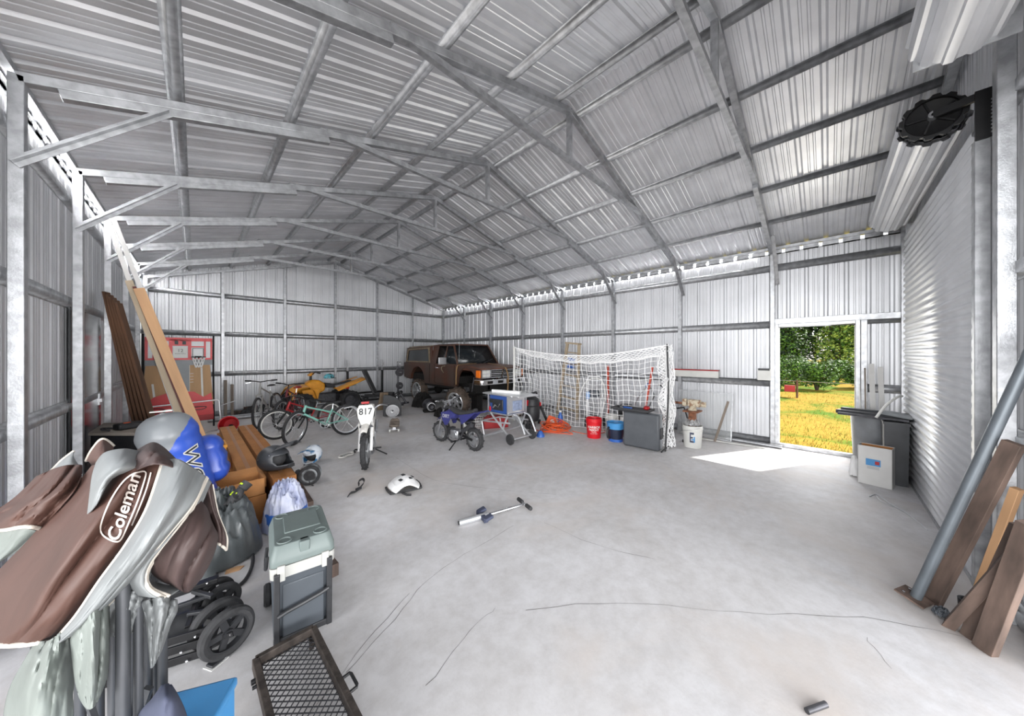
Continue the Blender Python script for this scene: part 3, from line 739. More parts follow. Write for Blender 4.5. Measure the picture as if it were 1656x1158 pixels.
# ---- hard cooler with wheels
mk('cooler_white', hexc('a9a9a5'), .5, var=.04); mk('cooler_lid', hexc('66716f'), .5, var=.05); mk('cooler_body', hexc('43484e'), .45, var=.06)
T = thing('wheeled_cooler', 'grey hard cooler with white band and black handle standing beside the canopy', 'cooler', (.468, 2.36, 0), R(-7))
def rbox(m, w, d, z0, z1, t0=1, t1=1, r=.03, cx=0, cy=0, seg=5):
    rings = []
    def ring(z, k, rr):
        pts = []
        for (sx, sy, a0) in ((1, 1, 0), (-1, 1, 90), (-1, -1, 180), (1, -1, 270)):
            for i in range(seg + 1):
                a = R(a0 + 90 * i / seg)
                pts.append(V(cx + sx * (w / 2 * k - rr) + math.cos(a) * rr, cy + sy * (d / 2 * k - rr) + math.sin(a) * rr, z))
        return pts
    return ring
ring = rbox(None, .315, .50, 0, 0)
m = MB(); m.loft([ring(.012, .86, .025), ring(.02, .885, .03), ring(.37, .955, .03)]); m.build('body', 'cooler_body', T)
m = MB(); m.loft([ring(.36, .965, .03), ring(.362, .985, .03), ring(.425, 1.0, .03)]); m.build('rim', 'cooler_white', T, 'white band under the lid')
m = MB()
rr = [ring(.427, .992, .03), ring(.45, .99, .03), ring(.47, .985, .035), ring(.515, .90, .035), ring(.53, .86, .03)]
m.loft(rr, True)
lid = m.build('lid', 'cooler_lid', T, 'slate grey lid with moulded cup rests', bevel=.003)
m = MB().b2((-.085, -.09, .528), (.10, .15, .537)); m.build('lid_panel', 'cooler_lid', lid, bevel=.004)
m = MB()
for sx in (-1, 1):
    for sy in (-1, 1):
        MB().torus((sx * .088, sy * .17 - .0, .531), .032, .005, seg=28, sub=6).build('cup_rest', 'cooler_lid', lid)

MB().b2((-.02, -.245, .47), (.03, -.19, .53)).build('latch', 'cooler_lid', lid, bevel=.006)
for sx in (-1, 1):
    MB().box((sx * .105, -.253, .395), (.036, .02, .085)).build('hinge_block', 'cooler_white', T, bevel=.004)
    MB().bar((sx * .125, -.262, .40), (sx * .125, -.245, .0), .028, .022, (0, 1, 0)).build('handle_post', 'black_plastic', T, bevel=.004)
MB().tube([(-.12, -.268, .17), (-.08, -.272, .185), (0, -.274, .20), (.08, -.272, .215), (.12, -.268, .225)], .011, 8).build('handle_bar', 'black_plastic', T)
MB().b2((-.10, -.243, .03), (.10, -.232, .32)).build('front_panel', 'cooler_body', T, bevel=.006)
MB().b2((-.14, -.25, .0), (.14, -.225, .035)).build('foot', 'black_plastic', T, bevel=.004)
for sy in (.14,):
    m = MB().lathe([(.004, -.02), (.055, -.02), (.066, -.01), (.066, .01), (.055, .02), (.004, .02)], (-.162, sy, .068), (1, 0, 0)); m.build('wheel', 'black_rubber', T)
    m = MB().lathe([(.004, -.02), (.055, -.02), (.066, -.01), (.066, .01), (.055, .02), (.004, .02)], (.162, sy, .068), (1, 0, 0)); m.build('wheel', 'black_rubber', T)
MB().tube([(-.165, -.04, .40), (-.172, -.04, .33), (-.172, .07, .33), (-.165, .07, .40)], .009, 8).build('side_handle', 'black_plastic', T)

# ---- expanded metal tray
mk('grimy_steel', hexc('4d4540'), .7, .4, var=.3, scale=22, bump=.3)
T = thing('metal_mesh_tray', 'black steel cargo tray of expanded mesh lying at the bottom edge', 'tray', (.345, 1.62, 0), R(1.5))
w, d0, d1 = .125, -.44, .385
m = MB()
for a, b in (((-w, d0), (-w, d1)), ((w, d0), (w, d1)), ((-w, d1), (w, d1)), ((-w, d0), (w, d0))):
    m.bar((a[0], a[1], .075), (b[0], b[1], .075), .028, .05)
m.build('frame', 'grimy_steel', T, bevel=.003)
m = MB(); px, py = .034, .017
ny = int((d1 - d0) / py); nx = int(2 * w / px)
for i in range(ny + 1):
    for j in range(nx + 1):
        x = -w + .005 + j * px + (px / 2 if i % 2 else 0); y = d0 + i * py
        for s in (-1, 1):
            b = (x + s * px / 2, y + py)
            if abs(x) < w and abs(b[0]) < w + .002 and y + py < d1: m.bar((x, y, .062), (b[0], b[1], .062), .0035, .004)
m.build('mesh', 'dark_steel', T)
MB().tube([(w + .01, -.02, .085), (w + .045, -.02, .088), (w + .05, -.03, .088), (w + .05, -.10, .088), (w + .045, -.11, .088), (w + .01, -.11, .085)], .007, 8).build('handle', 'black_metal', T)
m = MB().cyl((-w - .03, .28, .07), (-w, .28, .07), .012, 10).cyl((-w - .03, .245, .07), (-w, .245, .07), .008, 10); m.build('pivot_bolt', 'black_metal', T)
m = MB()
for x, y in ((-.11, -.42), (.11, -.42), (-.11, .36), (.11, .36)): m.b2((x - .01, y - .01, 0), (x + .01, y + .01, .055))
m.build('foot', 'grimy_steel', T)

# ---- folded utility wagon
def tyre(m, c, r, wd, axis, knobs=0, kh=.006):
    m.lathe([(r * .72, -wd * .42), (r * .86, -wd * .5), (r * .97, -wd * .36), (r, -wd * .12), (r, wd * .12), (r * .97, wd * .36), (r * .86, wd * .5), (r * .72, wd * .42), (r * .72, -wd * .42)], c, axis, 40, False)
    if knobs:
        d, sd, u = frame_of(axis)
        for k in range(knobs):
            a = 2 * PI * k / knobs; e = sd * math.cos(a) + u * math.sin(a); tg = d.cross(e)
            off = (0, .3, -.3)[k % 3] if wd > .05 else (-.22, .22)[k % 2]
            m.bar(V(c) + e * r * .985 + d * wd * off, V(c) + e * (r + kh) + d * wd * off, wd * .3, 2 * PI * r / knobs * .62, tg)
T = thing('folding_wagon', 'folded black utility wagon with chunky wheels lying beside the canopy poles', 'wagon', (-.05, 2.35, 0))
ax = V(.30, -.95, 0).normalized()
def wheel_w(c, r, wd, name='wheel'):
    m = MB(); tyre(m, c, r, wd, ax); o = m.build(name, 'black_rubber', T)
    m = MB(); d, sd, u = frame_of(ax); C = V(c)
    m.lathe([(.012, -.02), (r * .16, -.022), (r * .16, .022), (.012, .02)], c, ax, 16)
    m.lathe([(r * .66, -wd * .38), (r * .74, -wd * .4), (r * .74, wd * .4), (r * .66, wd * .38), (r * .66, -wd * .38)], c, ax, 32, False)
    for k in range(5):
        a = 2 * PI * k / 5; e = sd * math.cos(a) + u * math.sin(a); m.bar(C + e * r * .1, C + e * r * .7, .03, .014, d)
    m.build('hub', 'black_plastic', o)
    MB().cyl(C + ax * .026, C + ax * .034, .006, 8).build('axle_nut', 'chrome', o)
wheel_w((.170, -.10, .126), .120, .05); wheel_w((.135, .02, .126), .120, .05)
wheel_w((.165, .26, .10), .095, .045); wheel_w((.14, .35, .10), .095, .045)
for k, (z, y0, y1, x0) in enumerate(((.055, .05, -.03, -.32), (.105, .055, -.02, -.30), (.15, .06, -.01, -.28))):
    MB().bar((x0, y0 + .02, z), (.11, y1 - .06, z + .01), .012, .038).build('side_rail', 'black_metal', T, bevel=.002)
for x in (-.22, -.10, .02): MB().bar((x, .02, .17), (x + .05, .36, .17), .022, .012).build('cross_bar', 'black_metal', T, bevel=.002)
MB().bar((-.3, .36, .20), (.15, .30, .22), .05, .03).build('side_rail', 'black_metal', T, bevel=.004)
MB().bar((.02, .12, .18), (.14, .05, .18), .02, .018).bar((.04, .30, .20), (.12, .16, .2), .022, .02).bar((-.02, .22, .19), (.12, .20, .19), .022, .018).build('linkage', 'black_plastic', T, bevel=.003)
MB().bar((.04, -.05, .10), (.19, -.135, .125), .006, .025).build('wheel_arm', 'black_metal', T)
m = MB()
for x, y, z in ((.02, -.075, .058), (.0, -.065, .108), (.05, -.065, .155), (.1, .28, .225)): m.sphere((x, y, z), .007, 8, 6)
m.build('rivet', 'chrome', T)
m = MB(); m.grid(lambda s, t: (-.32 + .4 * s, .05 + .3 * t, .10 + .05 * math.sin(6 * s + 5 * t) * math.sin(4 * t)), 16, 16)
m.build('folded_liner', 'black_plastic', T, solid=.01)

# ---- small packaged item, wood chip, black hose
p = gp(350, 1072); T = thing('clear_package', 'small clear plastic package with dark contents on the floor beside the blue box', 'package', p, R(30))
MB().b2((-.04, -.03, 0), (.04, .03, .004)).build('backing_card', 'card_white', T); MB().b2((-.033, -.024, .004), (.033, .024, .016)).build('contents', 'black_plastic', T, bevel=.004)
MB().b2((.02, -.03, .004), (.045, .03, .022)).build('blister', 'steel', T, bevel=.005)
p = gp(378, 922); m = MB().prism([(-.05, -.02), (.03, -.035), (.06, 0), (.02, .03), (-.04, .03)], 0, .006, 'xy')
tag(m.build('wood_chip', 'wood_light', loc=p), 'thin pale wood scrap on the floor inside the hose loop', 'wood scrap')
m = MB().tube([gp(400, 885, .012), gp(368, 885, .012), gp(352, 900, .012), gp(350, 930, .012), gp(372, 948, .012), gp(396, 934, .012), gp(408, 905, .012), gp(402, 880, .02), gp(380, 868, .02)], .012, 10, smooth=8)
tag(m.build('hose', 'black_rubber', loc=(0, -.03, 0)), 'black hose curled on the floor between the wagon and the cooler', 'hose')

# ---- blue box at the lower edge with navy cloth
mk('tote_blue', hexc('3f86bd'), .45, var=.05)
T = thing('blue_box', 'blue plastic box with white edge in the bottom left foreground', 'box', (-.02, 1.36, 0), R(-27))
MB().b2((-.085, -.25, .02), (.085, .09, .50)).build('body', 'tote_blue', T, bevel=.012)
MB().b2((-.09, -.255, .49), (.09, .095, .52)).build('lid', 'tote_blue', T, bevel=.01)
MB().b2((-.104, -.255, .48), (-.090, .095, .524)).build('white_edge', 'white_plastic', T, 'white edge strip', bevel=.003)
MB().b2((-.085, -.25, 0), (.085, .09, .03)).build('base', 'black_plastic', T)
mk('navy_cloth', hexc('3d4256'), .8, var=.1, bump=.2, bscale=20)
g = gridpatch([[(262, 1108, 1.22), (270, 1106, 1.22), (277, 1108, 1.22)], [(246, 1130, 1.2), (270, 1126, 1.14), (290, 1130, 1.2)], [(222, 1160, 1.2), (266, 1160, 1.12), (302, 1160, 1.2)], [(200, 1230, 1.2), (266, 1240, 1.1), (320, 1230, 1.2)]], 24, 24, [(.1, 1, 5, .008, .4)])
tag(g.build('navy_cloth', 'navy_cloth', solid=.003, angle=60), 'peak of dark navy cloth rising in front of the blue box', 'cloth')

# ---- heap of dark tarp, gloves, white and blue bag
mk('tarp_grey', hexc('4b5052'), .38, var=.15, scale=6, bump=.25, bscale=18)
g = MB()
def heap(cx, cy, rx, ry, h, seed, nf=6, crease=.12):
    def F(s, t):
        a = 2 * PI * t; r = s; e = V(math.cos(a) * r * 2.6, math.sin(a) * r * 2.6, seed)
        rid = 1 - abs(mnoise.noise(e * 1.3)) * 2.2; rid2 = 1 - abs(mnoise.noise(e * 3.1)) * 2
        rr = r * (1 + .25 * mnoise.noise(V(math.cos(a) * 1.5, math.sin(a) * 1.5, seed + 5)))
        z = h * max(0, 1 - r ** 2.6) ** .7 * (.85 + crease * (rid + .4 * rid2 - .6)) + .02 * max(0, rid2) * min(1, r * 2)
        return (cx + rr * rx * math.cos(a), cy + rr * ry * math.sin(a), max(.004, z))
    m = MB(); m.grid(F, 44, 96); return m
o = heap(.14, 3.44, .27, .31, .54, 3, crease=.16).build('tarp_pile', 'tarp_grey', angle=70); tag(o, 'heap of shiny dark grey tarp piled behind the hose', 'tarp')
mk('bag_white', hexc('c4c7d6'), .5, var=.1, scale=7, bump=.3, bscale=20, col2=hexc('8f97b8'))
T = thing('feed_bag', 'crumpled white and blue woven bag slumped against the dark tarp heap', 'bag', (.60, 3.60, 0))
m = heap(0, 0, .18, .22, .44, 11, crease=.16); m.build('body', 'bag_white', T, angle=70)
m = MB()
m.lathe([(.178, .02), (.168, .16), (.160, .17), (.150, .02)], (0, 0, 0), sx=1, sy=1.25, seg=40); m.build('blue_hem', 'blue_plastic', T, 'blue printed hem')
def glove(T, M):
    m = MB(); m.sphere((0, 0, 0), .045, 14, 8, (1, 1.1, .55))
    for i, x in enumerate((-.033, -.011, .011, .033)):
        L = (.055, .07, .066, .05)[i]; m.tube([(x, .03, 0), (x * 1.15, .03 + L * .6, .008), (x * 1.2, .03 + L, -.004)], (.013, .010), 8)
    m.tube([(-.035, -.01, 0), (-.065, .01, .004), (-.075, .035, 0)], (.014, .010), 8)
    m.cyl((0, -.03, 0), (0, -.085, 0), .036, 14, .04)
    m.xform(M); m.build('hand', 'black_rubber', T)
    m = MB()
    for i, x in enumerate((-.026, -.009, .009, .026)): m.box((x, .025, .024), (.007, .03, .006))
    m.box((0, -.055, .036), (.03, .012, .006)); m.xform(M); m.build('neon_stripe', MAT['neon'], T, 'yellow green stripes')
mk('neon', hexc('b9d42a'), .5, var=.05)
for i, (u, v, S, a, lb) in enumerate(((372, 818, 3.62, 40, 'black work glove with neon stripes lying nearer on the tarp heap'), (385, 803, 3.66, 110, 'black work glove with neon stripes lying further back on the tarp heap'))):
    T = thing('glove', lb, 'glove', ps(u, v, S) + V(0, -.05, .05), R(a)); glove(T, Matrix.Rotation(R(-40), 4, 'X'))

# ---- cartons, planks, crate, yellow lid
def carton(name, label, x0, x1, y0, y1, z0, z1, cat='carton', mm='card', grp=None, rz=0, tape=True):
    cx, cy = (x0 + x1) / 2, (y0 + y1) / 2
    T = thing(name, label, cat, (cx, cy, z0), rz, grp); w, d, h = x1 - x0, y1 - y0, z1 - z0
    MB().b2((-w / 2, -d / 2, 0), (w / 2, d / 2, h)).build('body', mm, T, bevel=.003)
    if tape: MB().b2((-.018, -d / 2 + .01, h), (.018, d / 2 - .01, h + .001)).build('tape', 'tape', T, 'brown packing tape')
    return T
mk('tape', hexc('9a6638'), .4, var=.05); mk('card_b', hexc('a76f3c'), .85, var=.1)
carton('long_carton', 'long flat brown carton on top of the stack, left one beside the black helmet', .30, .49, 4.0, 7.25, .262, .36, rz=R(.5))
carton('long_carton', 'long flat brown carton on top of the stack, right one under the black helmet', .525, .72, 3.86, 7.15, .262, .36, mm='card_b', rz=R(.5))
carton('long_carton', 'lower long brown carton under the two top cartons, left', .27, .48, 4.05, 7.3, .01, .26, rz=R(.5))
carton('long_carton', 'lower long brown carton under the two top cartons, right', .535, .75, 3.92, 7.1, .01, .26, mm='card_b', rz=R(.5))
m = MB().b2((-.07, -.9, 0), (.07, .9, .045)); tag(m.build('floor_plank', 'wood_brown', loc=(.845, 4.75, 0), rot=(0, 0, R(-2)), bevel=.003), 'brown timber plank lying on the floor along the carton stack', 'plank')
m = MB().b2((-.05, -.45, 0), (.05, .45, .09)); tag(m.build('floor_plank', 'wood_brown', loc=(.66, 2.95, 0), rot=(0, 0, R(3)), bevel=.003), 'reddish timber plank end sticking out behind the cooler', 'plank')
m = MB().b2((-.2, 0, .25), (-.19, .03, .33)); 
T = thing('open_carton', 'small open brown cardboard box between the black crate and the tarp heap', 'carton', (.30, 3.90, .27), R(4))
m = MB().b2((-.16, -.12, 0), (.16, .12, .006)).b2((-.16, -.12, 0), (-.154, .12, .15)).b2((.154, -.12, 0), (.16, .12, .15)).b2((-.16, .114, 0), (.16, .12, .15)).b2((-.16, -.12, 0), (.16, -.114, .15)); m.build('body', 'card', T)
m = MB().bar((-.16, 0, .15), (-.25, 0, .17), .22, .005, (0, 0, 1)).bar((0, .12, .15), (0, .2, .18), .3, .005); m.build('flap', 'card', T)
MB().b2((-.17, -.13, -.27), (.17, .13, -.002)).build('lower_box', 'card_b', T, bevel=.003)
T = thing('black_crate', 'open black plastic crate of dark clothes behind the blue inflatable', 'crate', (.075, 4.52, 0), R(4))
m = MB(); r1 = [V(-.17, -.26, 0), V(.11, -.26, 0), V(.11, .2, 0), V(-.17, .2, 0)]
def tub(m, w, d, h, tp=.9, t=.008):
    def rg(k, z, o=0): return [V(-(w / 2 - o) * k, -(d / 2 - o) * k, z), V((w / 2 - o) * k, -(d / 2 - o) * k, z), V((w / 2 - o) * k, (d / 2 - o) * k, z), V(-(w / 2 - o) * k, (d / 2 - o) * k, z)]
    m.loft([rg(tp, 0), rg(1, h), rg(1.06, h), rg(1.06, h - .025), rg(1.07, h - .025), rg(1.07, h + .006), rg(1, h + .006, t), rg(tp, t, t)])
tub(m, .33, .52, .34); m.build('body', 'black_plastic', T, bevel=.003)
m = MB(); m.grid(lambda s, t: ((s - .5) * .3, (t - .5) * .48, .25 + .04 * math.sin(9 * s + 3 * t) * math.sin(7 * t)), 16, 20); m.build('clothes', 'black_rubber', T, 'dark clothes inside')
T = thing('yellow_bin', 'yellow plastic bin with ribbed side behind the black crate', 'bin', (.145, 5.08, 0), R(2))
m = MB(); tub(m, .21, .3, .54, .92); m.build('body', 'yellow', T, bevel=.01)
m = MB().bar((-.05, -.156, .42), (.03, -.156, .32), .012, .012).bar((.03, -.156, .42), (-.05, -.156, .32), .012, .012).b2((-.09, -.158, .47), (.09, -.148, .49)); m.build('rib', 'yellow', T)

# ---- helmets
def helmet(label, loc, rot, mshell, mvis, visor=True, extra=None, s=1.0, goggles=False):
    T = thing('motocross_helmet', label, 'helmet', loc, rot=rot)
    m = MB(); N = 40
    # shell: x forward, sphere-like with open face and open bottom, extended chin bar
    def F(a, t):
        th = t * 2 * PI; el = R(88 - a * 138)
        r = .128 * (1 + .06 * math.cos(th) ** 2)
        x = math.cos(el) * math.cos(th); y = math.cos(el) * math.sin(th); z = math.sin(el)
        p = V(x * .145, y * .118, z * .125 + .0)
        if x > 0 and z < -.05: p.x += (.075) * x * min(1, (-z) * 2.2)
        if z < -.45: p.z *= 1.02
        return p * s
    na, ntt = 26, 48; vs = [F(i / na, j / ntt) for i in range(na + 1) for j in range(ntt)]; fs = []
    for i in range(na):
        for j in range(ntt):
            th = (j + .5) / ntt * 360; th = th if th < 180 else th - 360; el = 88 - (i + .5) / na * 138
            if abs(th) < 52 and -22 < el < 20: continue
            fs.append((i * ntt + j, (i + 1) * ntt + j, (i + 1) * ntt + (j + 1) % ntt, i * ntt + (j + 1) % ntt))
    m.add(vs, fs); m.build('shell', mshell, T, solid=.012)
    m = MB(); m.sphere((-.01 * s, 0, 0), .108 * s, 20, 12, (1.08, .95, 1)); m.build('liner', 'black_rubber', T)
    m = MB(); m.mi = 0
    m.bar(V(.19, -.035, -.075) * s, V(.19, .035, -.075) * s, .02 * s, .03 * s); m.build('chin_vent', 'black_plastic', T)
    if visor:
        m = MB(); m.grid(lambda a, b: V(.07 + .19 * a, (b - .5) * (.17 - .03 * a), .085 + .075 * a + .02 * math.cos((b - .5) * PI) - .02 * a * a + (.012 if abs(b - .5) < .15 else 0)) * s, 10, 14)
        m.build('visor', mvis, T, solid=.005)
    m = MB()
    for y in (-1, 1):
        for x, z in ((.06, .06), (.0, -.05), (-.06, .02)): m.sphere(V(x, y * .108, z) * s, .006 * s, 8, 6)
    m.build('screw', 'chrome', T)
    return T
mk('helmet_black', hexc('35373b'), .38, var=.1, scale=10)
mk('helmet_white', hexc('cfd6de'), .3, var=.05, scale=9, col2=hexc('2f6f9e'), contrast=(.40, .48))
mk('helmet_grey', hexc('8d9194'), .4, var=.1, scale=14, col2=hexc('3a3b3d'))
helmet('matte black motocross helmet with peaked visor resting on the long cartons', (.585, 4.16, .49), (0, R(-4), R(-52)), 'helmet_black', 'helmet_black', s=1.05)
p = gp(506, 752); helmet('white and blue motocross helmet standing on the floor beyond the tipped helmet', (p.x + .02, p.y + .1, .135), (0, R(12), R(-130)), 'helmet_white', 'helmet_white', s=.95)
p = gp(503, 784)
T = thing('tipped_helmet', 'grey and black helmet tipped on its side on the floor, open neck toward the camera', 'helmet', (p.x, p.y + .06, .118), R(-18))
m = MB(); m.sphere((0, .02, 0), .125, 32, 18, (1, 1.1, .94)); vs = m.v; m.v = [(x, max(y, -.055), z) for x, y, z in vs]
m.build('shell', 'helmet_grey', T)
m = MB().torus((0, -.06, 0), .098, .022, (0, 1, 0), 40, 10); m.build('neck_roll', 'black_rubber', T)
m = MB().torus((.0, -.066, 0), .073, .017, (0, 1, 0), 36, 10); m.build('liner', 'helmet_grey', T, 'pale grey inner lining')
m = MB().lathe([(.066, 0), (.05, .02), (.002, .03)], (0, -.075, 0), (0, 1, 0)); m.build('cavity', 'black_rubber', T)
MB().bar((-.11, -.03, .05), (-.15, .06, -.04), .05, .09).build('chin_bar', 'helmet_black', T, bevel=.02)
m = MB().tube([(.0, -.08, -.06), (.02, -.10, -.10), (.05, -.12, -.112)], .006, 6); m.build('chin_strap', 'black_rubber', T)
MB().box((0, -.068, .01), (.02, .006, .02)).build('tab', 'red_plastic', T, 'red tab inside')

# ---- inflatable
T = thing('inflatable_lounger', 'blue and grey inflatable tow tube standing behind the canopy', 'inflatable', (-.10, 3.75, 0))
bm_ = bpy.data.materials.new('inflatable_skin'); bm_.use_nodes = True
n = bm_.node_tree.nodes; l = bm_.node_tree.links; b = n['Principled BSDF']; tc = n.new('ShaderNodeTexCoord')
sx = n.new('ShaderNodeSeparateXYZ'); l.new(tc.outputs['Object'], sx.inputs[0])
nz = noise(7, 6, .8); 
ma = n.new('ShaderNodeMath'); ma.operation = 'MULTIPLY_ADD'; ma.inputs[1].default_value = .9; l.new(sx.outputs[0], ma.inputs[0]); l.new(sx.outputs[2], ma.inputs[2])
mb_ = n.new('ShaderNodeMath'); mb_.operation = 'MULTIPLY_ADD'; mb_.inputs[1].default_value = -1.9; l.new(sx.outputs[0], mb_.inputs[0]); l.new(sx.outputs[2], mb_.inputs[2])
m2 = n.new('ShaderNodeMath'); m2.operation = 'MULTIPLY_ADD'; m2.inputs[1].default_value = .12; l.new(nz.outputs['Fac'], m2.inputs[0]); l.new(mb_.outputs[0], m2.inputs[2])
r_ = ramp(m2.outputs[0], .99, hexc('2f52b4'), 1.01, hexc('7c8084')); l.new(r_.outputs[0], b.inputs['Base Color']); b.inputs['Roughness'].default_value = .33
def puffy(m, a, bq, r0, sq=1, seg=48, rib=10, amp=.012, rend=.95):
    a, bq = V(a), V(bq); d, sd, u = frame_of(bq - a, (0, 1, 0)); L = (bq - a).length; rings = []
    N = 40
    for i in range(N + 1):
        t = i / N; e = min(t, 1 - t) * L; rr = r0 * (1 if e > r0 else math.sqrt(max(1e-3, 1 - (1 - e / r0) ** 2)))
        rr *= 1 - .0 + amp / r0 * abs(math.sin(t * rib * PI))
        rings.append([a + (bq - a) * t + (sd * math.cos(2 * PI * k / seg) + u * math.sin(2 * PI * k / seg) * sq) * rr for k in range(seg)])
    m.loft(rings)
m = MB(); puffy(m, (.12, .05, .12), (-.09, -.02, 1.13), .172, rib=9, amp=.008); m.build('main_tube', [bm_], T)
mk('inflatable_blue', hexc('2f4fae'), .3, var=.05)
m = MB()
P0 = ps(328, 745, 3.95) - V(-.10, 3.75, 0)
for k in range(3):
    c = P0 + V(.0, .0, .12 - .12 * k) ; m.sphere(c, .19, 28, 16, (1.0, .62, .55))
bo = MB(); bo.sphere(P0, 1, 36, 24)
vs = []
for v_ in bo.v:
    q = V(v_) - P0; f = lambda x, e: math.copysign(abs(x) ** e, x)
    x, y, z = f(q.x, .55) * .165, f(q.y, .6) * .12, f(q.z, .55) * .21
    gr_ = 1 - .10 * (math.exp(-((z - .07) / .016) ** 2) + math.exp(-((z + .07) / .016) ** 2))
    p = V(x * gr_, y * gr_, z); p.rotate(Euler((0, R(-12), R(-10)))); vs.append(P0 + p)
bo.v = [tuple(p) for p in vs]; bo.build('back_pad', 'inflatable_blue', T)
m = MB(); m.box((-.09, -.05, 1.148), (.12, .05, .006)); m.torus((-.05, -.05, 1.15), .02, .006, seg=16, sub=6); m.build('valve', 'white_plastic', T)
# lettering on the tube
tb = MB(); puffy(tb, (.12, .05, .12), (-.09, -.02, 1.13), .172, rib=9, amp=.008)
tb.xform(Matrix.Translation((-.10, 3.75, 0))); bvt = BVHTree.FromPolygons([V(p) for p in tb.v], tb.f)
lt = text_on(bvt, 'WOW', (317, 770), R(-77), 34, eps=.006, off=1.6); lt2 = text_on(bvt, 'WOW', (317, 770), R(-77), 34, eps=.009, off=-.3)
for q, nm, mm in ((lt, 'lettering_outline', 'white_plastic'), (lt2, 'lettering', 'black_plastic')):
    q.xform(Matrix.Translation((.10, -3.75, 0))); q.build(nm, mm, T)
tx = MB().torus((0, 0, 0), .045, .012, (0, -1, .3), seg=28, sub=6)

# ---- black storage bench with tan top, tool on it
mk('tan_top', hexc('a39a90'), .8, var=.08)
T = thing('storage_bench', 'black box with tan top standing against the left wall', 'bench', (-.59, 5.72, 0), R(0))
sh = [(-.20, .0), (.20, .0), (.20, .40), (-.20, .40)]
m = MB().prism([(-.21, -.10), (.185, -.52), (.175, .26), (-.20, .56)], 0.0, .72, 'xy'); m.build('body', 'black_plastic', T, bevel=.01)
m = MB().prism([(-.225, -.11), (.20, -.55), (.19, .28), (-.21, .58)], .72, .75, 'xy'); m.build('top', 'tan_top', T, 'tan carpeted top', bevel=.006)
m = MB().tube([(.19, -.53, .55), (-.1, -.24, .55), (-.215, -.12, .55)], .012, 8); m.build('handle', 'black_metal', T)
T = thing('tool_case', 'dark grey moulded power tool case on the tan bench top', 'case', (-.53, 5.62, .75), R(30))
MB().box((0, 0, .035), (.22, .13, .07)).build('body', 'black_plastic', T, bevel=.02)
MB().box((-.03, -.02, .073), (.05, .02, .008)).build('badge', 'orange', T, 'orange badge')
m = MB().tube([(-.15, .0, .01), (-.2, .02, .03), (-.16, .1, .03), (-.1, .06, .02)], .01, 6, smooth=5); m.build('strap', 'black_rubber', T)
# ================================================================ LEANING TIMBER ON THE LEFT WALL
def plank(name, label, a, b, wdir, w, th, mm, group=None, cat='board'):
    a, b = V(a), V(b); d = (b - a); L = d.length; d.normalize(); wd = V(wdir); wd = (wd - d * wd.dot(d)).normalized(); nn = d.cross(wd)
    M = Matrix((wd, nn, d)).transposed().to_4x4(); M.translation = a
    m = MB().b2((-w / 2, -th / 2, 0), (w / 2, th / 2, L)); o = m.build(name, mm, bevel=.002); o.matrix_world = M
    return tag(o, label, cat, group)
plank('trim_board', 'long thin pale trim length leaning up to the left eave, left one', (.02, 5.86, .02), (-.77, 6.28, 3.28), (1, .1, .2), .045, .02, 'card_white')
plank('trim_board', 'long thin pale trim length leaning up to the left eave, right one', (.16, 5.76, .02), (-.72, 6.14, 3.30), (1, .1, .2), .045, .02, 'card_white')
plank('pine_board', 'wide light pine board, rightmost of the boards leaning toward the left wall', (.20, 5.62, .02), (-.49, 5.97, 2.40), (1, .0, .25), .095, .022, 'wood_light')
mk('red_wood', hexc('5d2420'), .6, var=.2); mk('wood_beige', hexc('b3a28b'), .7, var=.12, scale=9, stretch=(1, 1, .12))
plank('red_edged_board', 'thin board with dark red edge squeezed between the two pale boards', (.13, 5.69, .02), (-.53, 6.03, 2.42), (1, .0, .25), .03, .05, 'red_wood')
plank('beige_board', 'beige board left of the wide pine board in the leaning stack', (.065, 5.74, .02), (-.58, 6.10, 2.50), (1, .0, .25), .065, .03, 'wood_beige')
for i in range(5):
    plank('dark_board', ['dark brown board leaning on the left wall, leftmost of five', 'second of the five dark brown leaning boards', 'middle of the five dark brown leaning boards', 'fourth of the five dark brown leaning boards', 'dark brown board with pale edge, rightmost of five'][i],
          (-.46 + .048 * i, 6.47 - .03 * i, .01), (-.80 + .028 * i, 6.47 - .03 * i, 2.38 - .035 * i), (.25, 1, 0), .13, .026, ['wood_dark', 'wood_dark', 'wood_dark', 'wood_dark', 'wood_dark'][i])
    
# ================================================================ BASKETBALL ARCADE GAME
mk('court_wood', hexc('b58e62'), .55, var=.1, scale=8, stretch=(1, 1, .15)); mk('grey_panel', hexc('8b8f92'), .6, var=.04); mk('clear_panel', hexc('b6b9bd'), .3, var=.04)
T = thing('basketball_arcade_game', 'red two-hoop basketball arcade game standing near the back left corner', 'arcade game', (-.22, 9.45, 0), R(4))
h = .48
m = MB().b2((-h, -.01, 1.86), (h, .01, 1.93)).b2((-h, -.01, 1.47), (h, .01, 1.51)).b2((-h, -.01, 1.5), (-h + .04, .01, 1.9)).b2((h - .03, -.01, 1.5), (h, .01, 1.9)).b2((-.16, -.01, 1.5), (-.11, .01, 1.9)).b2((.11, -.01, 1.5), (.16, .01, 1.9)).b2((-.11, -.01, 1.76), (.11, .01, 1.9)).b2((.16, -.012, 1.73), (.37, .01, 1.76)).b2((-.37, -.012, 1.73), (-.16, .01, 1.76))
m.b2((.35, -.01, 1.5), (.38, .01, 1.9)).b2((-.38, -.01, 1.5), (-.35, .01, 1.9)); m.build('backboard_frame', 'red_plastic', T)
MB().b2((-h, .011, 1.47), (h, .018, 1.93)).build('backboard', 'clear_panel', T, 'clear backboard panel')
